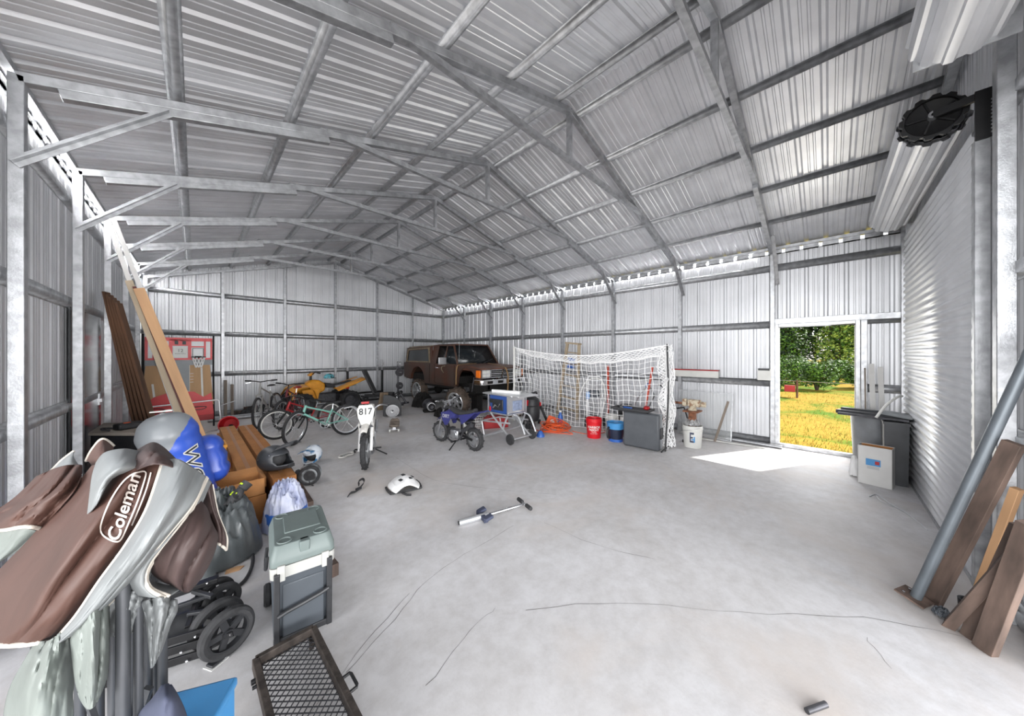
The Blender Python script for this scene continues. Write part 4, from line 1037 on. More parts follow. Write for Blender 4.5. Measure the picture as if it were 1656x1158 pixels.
for sx in (-1, 1):
    m = MB()
    for a, b in (((.18, 1.53), (.34, 1.53)), ((.18, 1.71), (.34, 1.71)), ((.18, 1.53), (.18, 1.71)), ((.34, 1.53), (.34, 1.71))): m.bar((sx * a[0], -.014, a[1]), (sx * b[0], -.014, b[1]), .01, .008)
    m.build('target_square', 'black_plastic', T)
    m = MB().torus((sx * .26, -.14, 1.53), .105, .009, seg=28, sub=6).b2((sx * .26 - .05, -.05, 1.51), (sx * .26 + .05, -.01, 1.55)); hp = m.build('hoop', 'black_metal', T)
    m = MB(); K = 10
    for k in range(K):
        for s in (-1, 1):
            a0 = 2 * PI * k / K; pts = []
            for q in range(4):
                rr = .10 - .05 * q / 3; aa = a0 + s * q * PI / K; pts.append((sx * .26 + math.cos(aa) * rr, -.14 + math.sin(aa) * rr, 1.52 - .07 * q))
            m.tube(pts, .005, 5)
    m.build('net', 'rope_white', T)
m = MB().b2((-.10, -.014, 1.52), (.10, -.011, 1.74)); m.build('sign_panel', 'white_plastic', T)
vs, fs = text_mesh('12', .09); m = MB(); m.add([(x, -.017, 1.66 + y) for x, y, z in vs], fs); 
vs, fs = text_mesh('BASKETBALL', .028); m.add([(x, -.017, 1.60 + y) for x, y, z in vs], fs); m.build('sign_lettering', 'black_plastic', T)
MB().b2((-.08, -.025, 1.79), (-.03, -.01, 1.86)).b2((.03, -.025, 1.79), (.08, -.01, 1.86)).build('score_display', 'black_plastic', T)
MB().b2((-h, -.02, 1.36), (h, .0, 1.47)).build('lower_band', 'grey_panel', T)
m = MB().b2((-.20, -.03, .62), (.13, -.01, 1.36)); m.build('ramp_centre', 'grey_panel', T)
m = MB().prism([(.13, .55), (.50, .5), (.44, 1.36), (.13, 1.36)], -.03, -.01).prism([(-.54, .5), (-.20, .55), (-.20, 1.36), (-.47, 1.36)], -.03, -.01); m.build('ramp_side', 'court_wood', T, 'wood patterned ramp side')
m = MB()
for z in (1.18, 1.12, 1.06, 1.0): m.b2((.14, -.034, z), (.19, -.031, z + .008))
m.bar((.33, -.034, .55), (.31, -.034, 1.3), .004, .03, (1, 0, 0)).bar((-.34, -.034, .55), (-.38, -.034, 1.0), .004, .03, (1, 0, 0)).b2((.13, -.034, .6), (.135, -.031, 1.36)); m.build('court_line', 'white_plastic', T)
MB().torus((0, -.04, .72), .15, .006, (0, 1, .1), 40, 6, 1).build('arc_line', 'white_plastic', T)
pts = [(-.56, .70), (-.45, .66), (-.36, .74), (-.2, .80), (0, .83), (.2, .80), (.34, .68), (.46, .76), (.50, .30), (-.58, .30)]
m = MB().prism(pts, -.06, -.04); m.build('front_skirt', 'red_plastic', T)
m = MB().b2((.2, -.055, .18), (.5, .0, .36)); m.build('lower_box', 'red_paint', T, bevel=.01)
m = MB()
for x, s in ((-.3, 1), (.28, -1)):
    m.tube([(x - .14, -.066, .46), (x - .05, -.066, .50 + .02 * s), (x + .1, -.066, .47), (x + .04, -.066, .42), (x - .1, -.066, .43)], .008, 6, True, smooth=4)
m.build('ball_emblem', 'black_plastic', T, 'dark ball emblem')
for sx, zt in ((1, 1.93), (-1, 1.93)): MB().tube([(sx * (h + .03), .03, 0.02), (sx * (h + .02), .03, 1.3), (sx * (h + .02), .0, zt + .06)], .016, 8).build('side_pole', 'black_metal', T)
MB().tube([(-.58, -.12, .56), (.54, -.12, .60), (.58, -.12, .57), (.60, -.16, .1), (.50, -.5, .02), (.2, -.62, .015)], .016, 10).build('front_rail', 'alu', T)
MB().tube([(.55, -.1, .45), (.85, -.15, .55)], .010, 8).build('arm', 'alu', T)
# wooden stakes, pipes, black bag, red tub by the back wall
for x, y, hh, lb in ((.54, 10.80, .93, 'grey timber stake standing by the back wall, taller one'), (.66, 10.72, .82, 'grey timber stake standing by the back wall, shorter one')):
    m = MB().b2((-.03, -.03, 0), (.03, .03, hh)); tag(m.build('timber_stake', 'wood_grey', loc=(x, y, 0), bevel=.006), lb, 'stake')
m = MB().cyl((-.65, 0, .05), (.95, -.1, .05), .045, 14); tag(m.build('floor_pipe', 'galvanized_tube', loc=(.85, 10.2, 0)), 'grey pipe lying on the floor before the back wall, nearer one', 'pipe')
m = MB().cyl((-.6, 0, .04), (1.1, 0, .04), .035, 14); tag(m.build('floor_pipe', 'alu', loc=(.9, 10.45, 0)), 'grey pipe lying on the floor before the back wall, further one', 'pipe')
m = MB().b2((-.7, -.06, 0), (.7, .06, .10)); tag(m.build('timber_block', 'wood_brown', loc=(1.4, 10.95, 0)), 'brown timber baulk lying against the foot of the back wall', 'timber')
m = MB().b2((-.45, -.02, 0), (.45, .02, .09)); tag(m.build('timber_block', 'wood_brown', loc=(1.35, 10.93, .102), rot=(0, 0, .03)), 'short brown board lying on the timber baulk', 'board')
o = heap(1.25, 10.62, .5, .13, .24, 5, crease=.3).build('black_bag', 'black_rubber', angle=70); tag(o, 'long black bag lying between the pipes and the back wall', 'bag')
T = thing('red_tub', 'red plastic tub lying on its side showing its inside', 'tub', (.50, 8.62, .155), rot=(R(78), 0, R(-14)))
m = MB(); m.lathe([(.115, 0), (.12, .0), (.155, .22), (.165, .225), (.165, .235), (.148, .232), (.112, .012), (.001, .01)], (0, 0, -.1), caps=False); m.build('body', 'red_plastic', T)
MB().sphere((0, -.03, -.07), .04, 12, 8).build('filter', 'black_plastic', T, 'dark lump inside')

# ================================================================ BICYCLES
def spokes(m, c, r, axis, n=18, hub=.02, wd=.03):
    d, sd, u = frame_of(axis); c = V(c)
    for k in range(n):
        a = 2 * PI * k / n; e = sd * math.cos(a) + u * math.sin(a); s = 1 if k % 2 else -1
        a2 = a + .5 * (1 if k % 4 < 2 else -1); e2 = sd * math.cos(a2) + u * math.sin(a2)
        m.bar(c + d * s * wd + e2 * hub, c + e * r, .0028, .0028)
    m.cyl(c - d * wd * 1.3, c + d * wd * 1.3, .016, 10)
def bike_wheel(T, c, r, axis, rim='alu', name='wheel', tw=.024):
    m = MB().torus(c, r - tw * .9, tw, axis, 44, 8); o = m.build(name, 'black_rubber', T)
    d, sd, u = frame_of(axis); m = MB(); m.lathe([(r - tw * 1.9 - .016, -.012), (r - tw * 1.6, -.014), (r - tw * 1.6, .014), (r - tw * 1.9 - .016, .012), (r - tw * 1.9 - .016, -.012)], c, axis, 44, False); m.build('rim', rim, o)
    m = MB(); spokes(m, c, r - tw * 1.9, axis); m.build('spokes', 'alu', o)
def bicycle(label, loc, rz, r, fcol, rim='alu', steer=0, lean=0, seat=.72, fork='black_metal', bars=.95, L=1.0, sus=False, seatmat='black_rubber', hb=True):
    T = thing('bicycle', label, 'bicycle', loc, rot=(R(lean), 0, rz))
    xr, xf = -.42 * L, .58 * L; bb = V(0, 0, r * .92); st = V(-.12, 0, seat - .12); hd = V(xf - .20, 0, bars - .22); hd2 = V(xf - .16, 0, bars - .34)
    ra = V(xr, 0, r); fa = V(xf, 0, r)
    m = MB(); m.tube([hd2, bb], .02, 10).tube([hd, st + V(.015, 0, -.06)], .016, 10).tube([bb, st], .016, 10).tube([hd + (hd - hd2) * .2, hd2 - (hd - hd2) * .2], .022, 10)
    for s in (-1, 1): m.tube([bb + V(-.02, s * .03, 0), ra + V(0, s * .055, 0)], .010, 8).tube([st + V(0, s * .02, -.04), ra + V(0, s * .055, 0)], .008, 8)
    m.build('frame', fcol, T)
    bike_wheel(T, ra, r, (0, 1, 0), rim, 'rear_wheel')
    S = Matrix.Translation(hd2) @ Matrix.Rotation(R(steer), 4, (hd - hd2).normalized()) @ Matrix.Translation(-hd2)
    fk = MB(); crown = hd2 + (hd2 - hd).normalized() * .05
    fk.bar(crown + V(0, -.06, 0), crown + V(0, .06, 0), .04, .03)
    for s in (-1, 1):
        fk.tube([crown + V(0, s * .055, 0), (crown + fa) / 2 + V(0, s * .055, 0)], .014, 8).tube([(crown + fa) / 2 + V(0, s * .055, 0), fa + V(0, s * .05, 0)], .018 if sus else .012, 8)
    fk.tube([crown, hd + (hd - hd2) * 1.0], .012, 8)
    fk.xform(S).build('fork', fork, T)
    fa2 = S @ fa; ax = (S.to_3x3() @ V(0, 1, 0)); bike_wheel(T, fa2, r, ax, rim, 'front_wheel')
    top = hd + (hd - hd2) * 1.0
    if hb:
        m = MB().tube([top + V(-.06, -.29, .03), top + V(-.01, -.12, .02), top + V(.02, 0, 0), top + V(-.01, .12, .02), top + V(-.06, .29, .03)], .011, 8, smooth=3)
        m.xform(S); h = m.build('handlebar', 'black_metal', T)
        for s in (-1, 1):
            MB().cyl(top + V(-.06, s * .29, .03), top + V(-.035, s * .18, .025), .017, 10).xform(S).build('grip', 'black_rubber', h)
            MB().bar(top + V(.01, s * .17, .0), top + V(.03, s * .26, -.02), .008, .014).xform(S).build('brake_lever', 'steel', h)
    MB().cyl(st - V(0, 0, .02), st + V(-.02, 0, .1), .013, 8).build('seat_post', 'steel', T)
    m = MB(); rings = []
    for x, w, hh in ((.13, .018, .02), (.06, .028, .028), (-.02, .05, .034), (-.09, .075, .04), (-.13, .06, .03)):
        rings.append([st + V(x - .02, math.cos(a) * w, .12 + math.sin(a) * hh * .6) for a in [2 * PI * k / 12 for k in range(12)]])
    m.loft(rings); m.build('saddle', seatmat, T)
    m = MB().lathe([(.08, -.004), (.088, 0), (.08, .004), (.07, 0), (.08, -.004)], bb + V(0, -.055, 0), (0, 1, 0), 30, False)
    for a in range(4): m.bar(bb + V(0, -.055, 0), bb + V(math.cos(a * PI / 2) * .075, -.055, math.sin(a * PI / 2) * .075), .012, .006, (0, 1, 0))
    for s, a in ((-1, 215), (1, 35)):
        e = bb + V(math.cos(R(a)) * .15, s * .075, math.sin(R(a)) * .15); m.bar(bb + V(0, s * .065, 0), e, .012, .022, (0, 1, 0))
        MB().box(e + V(0, s * .045, 0), (.085, .07, .022)).build('pedal', 'black_plastic', T, bevel=.004)
    m.cyl(bb - V(0, .068, 0), bb + V(0, .068, 0), .014, 8); m.build('crank', 'alu', T)
    return T
def from2(rear, front):
    rear, front = V(rear), V(front); d = front - rear; return math.atan2(d.y, d.x), d.length
mk('teal_paint', hexc('86bfb2'), .35, var=.05); mk('maroon_paint', hexc('6d1f26'), .4, var=.1); mk('silver_paint', hexc('9a9895'), .35, .3, var=.08)
def place_bike(label, rear, front, r, col, **k):
    a, L = from2(rear, front); L0 = L; rear = V(*rear, 0); front = V(*front, 0); o = rear + (front - rear) * .42
    return bicycle(label, o, a, r, col, L=L0, **k)
place_bike('teal framed bicycle standing nearest, its front wheel turned to the camera', (2.13, 6.72), (1.22, 6.62), .30, 'teal_paint', steer=38, lean=6, bars=.86, seat=.66)
place_bike('red framed bicycle with white rims just behind the teal one', (2.05, 7.65), (1.07, 7.30), .28, 'red_paint', rim='white_plastic', steer=-20, lean=-5, bars=.88, seat=.62)
place_bike('silver mountain bicycle at the left of the bicycle group, facing the camera', (1.40, 9.45), (0.95, 8.62), .33, 'silver_paint', sus=True, steer=8, lean=3, bars=1.08, seat=.86, fork='silver_paint')
place_bike('dark maroon bicycle between the silver one and the quad bike', (1.75, 8.95), (1.28, 8.2), .31, 'maroon_paint', sus=True, steer=-6, lean=-3, bars=1.02, seat=.82, seatmat='red_paint')

# ================================================================ QUAD BIKE
T = thing('quad_bike', 'yellow quad bike parked behind the bicycles by the back wall', 'quad bike', (2.55, 10.1, 0), R(184)); T.scale = (1.03, 1.03, 1.03)
def fat(c, r, wd, nm='wheel'):
    m = MB(); tyre(m, c, r, wd, (0, 1, 0), 20, .012)
    m.xform(Matrix.Identity(4)); o = m.build(nm, 'black_rubber', T)
    m = MB(); m.lathe([(.03, -.02), (r * .5, -.02), (r * .72, -wd * .42), (r * .72, wd * .42), (r * .5, .02), (.03, .02)], c, (0, 1, 0), 24); m.build('rim', 'dark_steel', o)
for sy in (-1, 1):
    fat((.58, sy * .42, .27), .27, .17); fat((-.55, sy * .40, .26), .26, .24)
m = MB().prism([(.62, .62), (.45, .76), (.30, .86), (.12, .84), (-.02, .74), (-.02, .55), (.25, .42), (.55, .5)], -.12, .12); m.build('tank_body', 'yellow', T, bevel=.04)
m = MB().prism([(-.02, .76), (-.3, .70), (-.6, .76), (-.72, .80), (-.70, .70), (-.4, .60), (-.05, .62)], -.12, .12); m.build('seat', 'black_rubber', T, bevel=.03)
for s in (-1, 1):
    m = MB().grid(lambda a, b: (.86 - .62 * a, s * (.14 + .42 * b), .64 + .12 * math.sin(a * PI) - .22 * b * (1 if a > .8 or a < .15 else .25) - .25 * max(0, a - .6) * 1.2), 10, 8); m.build('front_fender', 'yellow', T, solid=.01)
    m = MB().grid(lambda a, b: (-.2 - .78 * a, s * (.12 + .42 * b * (1 - .25 * a)), .60 + .26 * a - .05 * b + .02 * math.sin(b * 3)), 10, 8); m.build('rear_fender', 'yellow', T, solid=.01)
    m = MB().prism([(.25, .38), (.55, .42), (.62, .62), (.35, .66), (.2, .62)], s * .42, s * .40); m.build('side_panel', 'yellow', T, bevel=.01)
m = MB().tube([(.20, -.40, 1.04), (.26, -.2, 1.06), (.30, -.07, .98), (.30, .07, .98), (.26, .2, 1.06), (.20, .40, 1.04)], .012, 8); hb = m.build('handlebar', 'black_metal', T)
for s in (-1, 1): MB().cyl((.20, s * .40, 1.04), (.23, s * .29, 1.05), .018, 10).build('grip', 'black_rubber', hb)
MB().box((.30, 0, 1.0), (.12, .2, .05), Euler((0, .5, 0))).build('bar_pad', 'yellow', T, bevel=.015)
m = MB().cyl((.30, 0, .8), (.30, 0, 1.0), .03, 10); m.build('steering_post', 'black_metal', T)
m = MB().b2((-.3, -.13, .22), (.3, .13, .48)); m.build('engine', 'dark_steel', T, bevel=.03)
for q in ((.12, .38, .1),): pass
m = MB().cyl((-.25, .16, .62), (-.78, .20, .70), .055, 18); m.build('muffler', 'steel', T)
m = MB().lathe([(.03, 0), (.062, 0), (.062, .03), (.03, .03), (.03, 0)], (-.78, .20, .70), (-1, .07, .15), 22, False); m.build('exhaust_tip', 'white_plastic', T, 'round white exhaust tip')
MB().b2((-.62, .10, .56), (-.40, .2, .64)).build('tail_light', 'red_plastic', T, 'red tail light', bevel=.02)
m = MB()
for s in (-1, 1): m.tube([(.3, s * .1, .35), (.58, s * .36, .28)], .015, 8).tube([(.3, s * .1, .5), (.58, s * .36, .33)], .012, 8).tube([(.35, s * .12, .62), (.52, s * .3, .3)], .03, 10)
m.tube([(-.55, -.4, .26), (-.55, .4, .26)], .03, 10).tube([(-.2, 0, .3), (-.55, 0, .26)], .03, 8); m.build('suspension', 'dark_steel', T)
m = MB().tube([(.9, -.1, .5), (.95, 0, .45), (.9, .1, .5), (.75, .12, .62), (.75, -.12, .62)], .013, 8, True); m.build('bumper', 'black_metal', T)
T = thing('cycle_helmet', 'teal cycle helmet resting on the quad bike seat', 'helmet', (2.68, 10.02, .93), R(30))
mk('helmet_teal', hexc('5aa6b4'), .3, var=.05, scale=14, col2=hexc('20323a'), contrast=(.42, .48))
m = MB(); m.sphere((0, 0, 0), .13, 24, 14, (1.15, .9, .85)); m.v = [(x, y, max(z, -.03)) for x, y, z in m.v]; m.build('shell', 'helmet_teal', T)
MB().b2((.10, -.07, -.035), (.2, .07, -.022)).build('peak', 'black_plastic', T, bevel=.006)

# ================================================================ DIRT BIKES
def dirt_bike(label, rear, front, rf, rr, seat, bar_h, bar_w, cols, plate=None, kick=-1, graphics=None, steer=0, tank_text=None):
    a, L = from2(rear, front); rear = V(*rear, 0); front = V(*front, 0)
    T = thing('dirt_bike', label, 'motorcycle', rear, a); body, plast, wheelc, mid = cols
    def whl(c, r, nm, S=None, wd=.07):
        m = MB(); tyre(m, c, r, wd, (0, 1, 0), 34, .006)
        if S: m.xform(S)
        o = m.build(nm, 'black_rubber', T)
        m = MB(); m.lathe([(r * .66, -.022), (r * .74, -.026), (r * .74, .026), (r * .66, .022), (r * .66, -.022)], c, (0, 1, 0), 36, False)
        if S: m.xform(S)
        m.build('rim', wheelc, o)
        m = MB(); spokes(m, c, r * .7, (0, 1, 0), 20, .03, .03); m.cyl(V(c) - V(0, .05, 0), V(c) + V(0, .05, 0), .035, 14)
        if S: m.xform(S)
        m.build('spokes', 'steel', o)
        m = MB(); m.lathe([(.03, 0), (r * .42, 0), (r * .42, .004), (.03, .004)], V(c) + V(0, .045, 0), (0, 1, 0), 26)
        if S: m.xform(S)
        m.build('brake_disc', 'steel', o)
    whl((0, 0, rr), rr, 'rear_wheel', None, .085)
    hd = V(L - rf * .95, 0, seat + .08); ft = V(L, 0, rf); dr = (hd - ft).normalized()
    S = Matrix.Translation(hd) @ Matrix.Rotation(R(steer), 4, dr) @ Matrix.Translation(-hd)
    whl((L, 0, rf), rf, 'front_wheel', S, .07)
    m = MB()
    for s in (-1, 1):
        o = V(0, s * .075, 0); mm_ = ft + (hd - ft) * .5
        m = MB().tube([ft + o, mm_ + o], .022, 10).tube([mm_ + o, hd + dr * .06 + o], .015, 10)
        m.xform(S).build('fork_leg', mid, T)
    m = MB(); m.bar(hd + V(0, -.1, 0), hd + V(0, .1, 0), .06, .03).bar(hd - dr * .14 + V(0, -.1, 0), hd - dr * .14 + V(0, .1, 0), .06, .03); m.xform(S); m.build('triple_clamp', 'dark_steel', T)
    tz = bar_h; bx = hd.x - .02
    m = MB().tube([(bx - .06, -bar_w / 2, tz), (bx - .02, -bar_w / 2 + .14, tz - .01), (bx + .01, -.07, hd.z + .09), (bx + .01, .07, hd.z + .09), (bx - .02, bar_w / 2 - .14, tz - .01), (bx - .06, bar_w / 2, tz)], .011, 8)
    m.tube([(bx, -.13, tz - .04), (bx, .13, tz - .04)], .009, 8); m.bar((bx + .01, -.04, hd.z + .05), (bx + .01, -.04, hd.z + .1), .03, .03).bar((bx + .01, .04, hd.z + .05), (bx + .01, .04, hd.z + .1), .03, .03)
    m.xform(S); hb = m.build('handlebar', 'steel', T)
    for s in (-1, 1):
        MB().cyl((bx - .06, s * bar_w / 2, tz), (bx - .035, s * (bar_w / 2 - .1), tz - .003), .017, 10).xform(S).build('grip', 'black_rubber', hb)
        MB().bar((bx - .02, s * (bar_w / 2 - .12), tz), (bx + .04, s * (bar_w / 2 - .02), tz - .01), .008, .012).xform(S).build('lever', 'steel', hb)
    MB().tube([(bx, -.1, tz - .03), (bx + .08, -.12, tz - .12), (hd.x + .05, -.06, hd.z - .1), (L - .03, -.07, rf + .1)], .006, 6, smooth=5).build('brake_cable', 'black_rubber', T)
    # frame
    m = MB(); sw = V(L * .36, 0, rr + .05)
    m.tube([hd - dr * .05, (L * .55, 0, seat - .08), (L * .36, 0, seat - .13), (.02, 0, seat - .06)], .018, 8).tube([hd - dr * .12, (L * .66, 0, rr * .75), (L * .38, 0, rr * .68), sw, (L * .36, 0, seat - .13)], .018, 8)
    m.build('frame', 'black_metal', T)
    m = MB()
    for s in (-1, 1): m.bar(sw + V(0, s * .05, 0), (0, s * .065, rr), .02, .035)
    m.build('swingarm', 'black_metal' if mid != 'white_paint' else 'dark_steel', T)
    m = MB(); A = V(.10 * 1, .0, rr + .06); A = V(L * .16, 0, rr + .03); B = V(L * .30, 0, seat - .14); d = B - A
    pts = []
    for k in range(60):
        t = k / 59; e = d.normalized(); _, sd, u = frame_of(d); pts.append(A + d * (.15 + .7 * t) + (sd * math.cos(k * 1.0) + u * math.sin(k * 1.0)) * .028)
    m.tube(pts, .005, 5).tube([A, B], .012, 8); m.build('shock_spring', 'white_plastic', T)
    # engine
    m = MB().b2((L * .40, -.07, rr * .72), (L * .62, .07, rr * .72 + .15)); e = m.build('engine', 'steel', T, bevel=.02)
    m = MB().cyl((L * .50, -.085, rr * .72 + .07), (L * .50, .085, rr * .72 + .07), .065, 22); m.build('crankcase_cover', 'steel', e, bevel=.005)
    m = MB(); 
    for k in range(5): m.b2((L * .60 + k * .018, -.05, rr * .75 + .08), (L * .60 + k * .018 + .007, .05, rr * .75 + .17))
    m.build('cooling_fins', 'dark_steel', e)
    m = MB().tube([(L * .68, .03, rr + .05), (L * .70, .05, rr * .6), (L * .5, .085, rr * .5), (L * .3, .085, rr * .9), (L * .18, .085, seat - .2)], .014, 8, smooth=5).cyl((L * .22, .09, seat - .25), (-.02, .09, seat - .12), .035, 16); m.build('exhaust', 'dark_steel' if mid != 'white_paint' else 'steel', T)
    m = MB()
    for s in (-1, 1): MB().bar((L * .42, s * .06, rr * .62), (L * .42, s * .19, rr * .62), .03, .018).build('footpeg', 'black_metal', T)
    MB().tube([(L * .42, kick * .08, rr * .6), (L * .36, kick * .27, .006)], .010, 8).build('kickstand', 'black_metal', T)
    # tank, shrouds, seat, tail
    rings = []
    for x, w, z0, z1 in ((L * .80, .035, seat - .06, seat + .03), (L * .70, .09, seat - .10, seat + .06), (L * .58, .10, seat - .12, seat + .05), (L * .48, .07, seat - .08, seat)):
        rings.append([V(x, math.cos(q) * w * (1 if abs(math.sin(q)) < .8 else .9), (z0 + z1) / 2 + math.sin(q) * (z1 - z0) / 2) for q in [2 * PI * k / 16 for k in range(16)]])
    MB().loft(rings).build('tank', body, T)
    for s in (-1, 1):
        m = MB().prism([(L * .86, seat + .0), (L * .62, seat + .05), (L * .52, seat - .03), (L * .66, seat - .20), (L * .74, seat - .22), (L * .84, seat - .10)], s * .085, s * .10); o = m.build('shroud', body, T, bevel=.006)
        if tank_text:
            vs, fs = text_mesh(tank_text, .085); m = MB(); m.add([(L * .70 + x * (1 if s < 0 else -1), s * .103, seat - .055 + y) for x, y, z in vs], fs); m.build('shroud_lettering', 'white_plastic', o, 'white lettering')
    rings = []
    for x, w, z in ((L * .64, .05, seat + .065), (L * .50, .075, seat + .035), (L * .30, .088, seat + .02), (L * .08, .08, seat + .065), (-.02, .06, seat + .095)):
        rings.append([V(x, math.cos(q) * w, z + math.sin(q) * .042) for q in [2 * PI * k / 14 for k in range(14)]])
    MB().loft(rings).build('seat', 'black_rubber', T)
    for s in (-1, 1):
        MB().prism([(L * .36, seat - .0), (L * .06, seat + .05), (-.10, seat + .09), (L * .1, seat - .06), (L * .26, seat - .15)], s * .07, s * .085).build('side_plate', plast, T, bevel=.005)
    m = MB(); m.grid(lambda p, q: (L * .05 - .34 * p, (q - .5) * (.15 - .05 * p), seat + .045 + .07 * p + .02 * math.cos((q - .5) * PI)), 8, 8); m.build('rear_fender', plast, T, solid=.008)
    m = MB(); m.grid(lambda p, q: (hd.x - .02 + (rf * 1.35) * p, (q - .5) * (.13 - .05 * p), rf * 2 + .07 + .04 * math.sin(p * PI) - .05 * p + .02 * math.cos((q - .5) * PI)), 8, 8); m.xform(S); m.build('front_fender', plast, T, solid=.008)
    if plate:
        pl = [(-.085, .16), (.085, .16), (.12, .09), (.10, -.02), (.05, -.13), (0, -.16), (-.05, -.13), (-.10, -.02), (-.12, .09)]
        P = hd + V(.075, 0, .02); nn = V(.96, 0, .25)
        def M3(x, y, o): return V(P.x + o - y * .22, x, P.z + y)
        m = MB(); n0 = len(pl); vs = [M3(x, y, 0) for x, y in pl] + [M3(x, y, .012) for x, y in pl]
        m.add(vs, [tuple(range(n0)), tuple(range(n0, 2 * n0))[::-1]] + [(i, i + n0, (i + 1) % n0 + n0, (i + 1) % n0) for i in range(n0)]); m.xform(S)
        o = m.build('number_plate', 'white_plastic', T, 'white number plate reading ' + plate, bevel=.01)
        vs, fs = text_mesh(plate, .125, offset=.002); m = MB(); m.add([M3(x * .95, y + .065, .0155) for x, y, z in vs], fs); m.xform(S); m.build('number', 'black_plastic', o)
        MB().b2((P.x - .03, -.05, P.z + .18), (P.x + .01, .05, P.z + .21)).xform(S).build('headlamp_cowl', 'red_paint', T)
    return T
mk('bike_white', hexc('d5d2cd'), .4, var=.12, scale=18); mk('bike_blue', hexc('34366f'), .35, var=.1)
dirt_bike('white dirt bike with number plate 817 facing the camera in the middle of the floor', (2.04, 5.36), (1.67, 4.56), .245, .22, .60, .84, .62, ('bike_white', 'bike_white', 'steel', 'white_paint'), plate='817', kick=1, steer=-4)
dirt_bike('blue pit bike with black seat standing before the truck', (3.26, 4.13), (3.18, 5.02), .185, .185, .56, .80, .56, ('bike_blue', 'bike_blue', 'steel', 'steel'), kick=1, tank_text='DIRT', steer=8)

# ================================================================ WEIGHT BENCH, RACK, TREE
def upright_rack():
    T = thing('squat_rack', 'black two-post squat rack standing against the back wall', 'rack', (3.95, 10.76, 0), R(0))
    for x in (-.55, .55):
        MB().b2((x - .03, -.03, 0), (x + .03, .03, 1.05)).build('upright', 'black_metal', T)
        MB().b2((x - .022, -.022, 1.05), (x + .022, .022, 1.40)).build('extension', 'steel', T)
        m = MB().b2((x - .03, -.10, 1.22), (x + .03, -.03, 1.25)).b2((x - .03, -.10, 1.25), (x + .03, -.085, 1.31)); m.build('bar_hook', 'steel', T)
        MB().b2((x - .03, -.35, 0), (x + .03, .2, .05)).build('foot', 'black_metal', T)
    MB().b2((-.55, -.02, .30), (.55, .02, .35)).build('cross_bar', 'black_metal', T)
    MB().b2((-.55, -.02, .04), (.55, .02, .09)).build('cross_bar', 'black_metal', T)
upright_rack()
T = thing('weight_bench', 'black inclined weight bench with a tan towel hanging off it', 'bench', (3.60, 8.75, 0), R(-38))
m = MB().bar((-.12, 0, .50), (-.42, 0, 1.15), .28, .06, (1, 0, .4)); m.build('backrest', 'black_rubber', T, bevel=.02)
m = MB().b2((-.10, -.14, .46), (.36, .14, .53)); m.build('seat', 'black_rubber', T, bevel=.02)
for x in (-.38, .36):
    for y in (-.16, .16): MB().b2((x - .022, y - .022, 0), (x + .022, y + .022, .46)).build('leg', 'black_metal', T)
MB().b2((-.45, -.16, .43), (.40, -.12, .47)).b2((-.45, .12, .43), (.40, .16, .47)).build('rail', 'black_metal', T)
MB().b2((-.4, -.16, .38), (-.36, .16, .43)).b2((.34, -.16, .38), (.38, .16, .43)).build('cross_bar', 'black_metal', T)
for y in (-.17, .17):
    MB().cyl((.5, y - .11, .50), (.5, y + .11, .50), .05, 14).build('leg_roller', 'black_rubber', T)
MB().cyl((.5, -.3, .50), (.5, .3, .50), .012, 8).cyl((.44, 0, .5), (.46, 0, .2), .02, 8).build('leg_curl_arm', 'steel', T)
mk('towel', hexc('7d6c58'), .9, var=.1)
g = MB().grid(lambda a, b: (.02 + .22 * b + .03 * math.sin(5 * a), -.1 - .10 * min(1, a * 3) - .02 * math.sin(8 * b), .54 - max(0, a - .25) * .62), 16, 12)
o = g.build('towel', 'towel', solid=.008); o.location = (3.60, 8.75, 0); o.rotation_euler = (0, 0, R(-38)); tag(o, 'tan towel draped over the front edge of the weight bench', 'towel')
T = thing('wheel_arch_liner', 'black quarter-round panel standing on edge right of the weight bench', 'panel', (3.52, 7.85, 0), R(-28))
pts = [(.24, .02), (.24, .28)] + [(.24 - .42 * (1 - math.cos(R(a))), .28 + .28 * math.sin(R(a))) for a in range(10, 91, 10)] + [(-.2, .5), (-.2, .02)]
MB().prism(pts, -.02, .02).build('panel', 'black_plastic', T, bevel=.008)
T = thing('weight_plate', 'silver weight plate leaning against the black quarter-round panel', 'weight plate', (3.50, 7.74, .165), rot=(R(8), 0, R(-28)))
m = MB().lathe([(.02, -.014), (.045, -.018), (.05, -.01), (.12, -.008), (.13, -.018), (.16, -.016), (.16, .016), (.13, .018), (.12, .008), (.05, .01), (.045, .018), (.02, .014), (.02, -.014)], (0, 0, 0), (0, 1, 0), 36, False); m.build('disc', 'alu', T)
T = thing('weight_tree', 'dark upright weight tree with small plates left of the truck', 'weight stand', (4.52, 9.6, 0))
MB().cyl((0, 0, .02), (0, 0, 1.35), .03, 12).build('pole', 'dark_steel', T)
m = MB().b2((-.35, -.04, 0), (.35, .04, .05)).b2((-.04, -.3, 0), (.04, .3, .05)).tube([(0, 0, .45), (-.2, -.15, .04)], .03, 8).tube([(0, 0, .45), (.2, -.15, .04)], .03, 8); m.build('base', 'dark_steel', T)
for z, r in ((1.02, .13), (.60, .11), (1.28, .08)):
    MB().lathe([(.02, -.02), (r, -.02), (r, .02), (.02, .02), (.02, -.02)], (0, -.10, z), (0, 1, 0), 28, False).build('weight_plate', 'steel' if z > 1.2 else 'dark_steel', T)
    MB().cyl((0, .0, z), (0, -.2, z), .018, 10).build('peg', 'steel', T)
T = thing('skateboard', 'worn grey skateboard on the floor between the dirt bikes', 'skateboard', gp(638, 694), R(64))
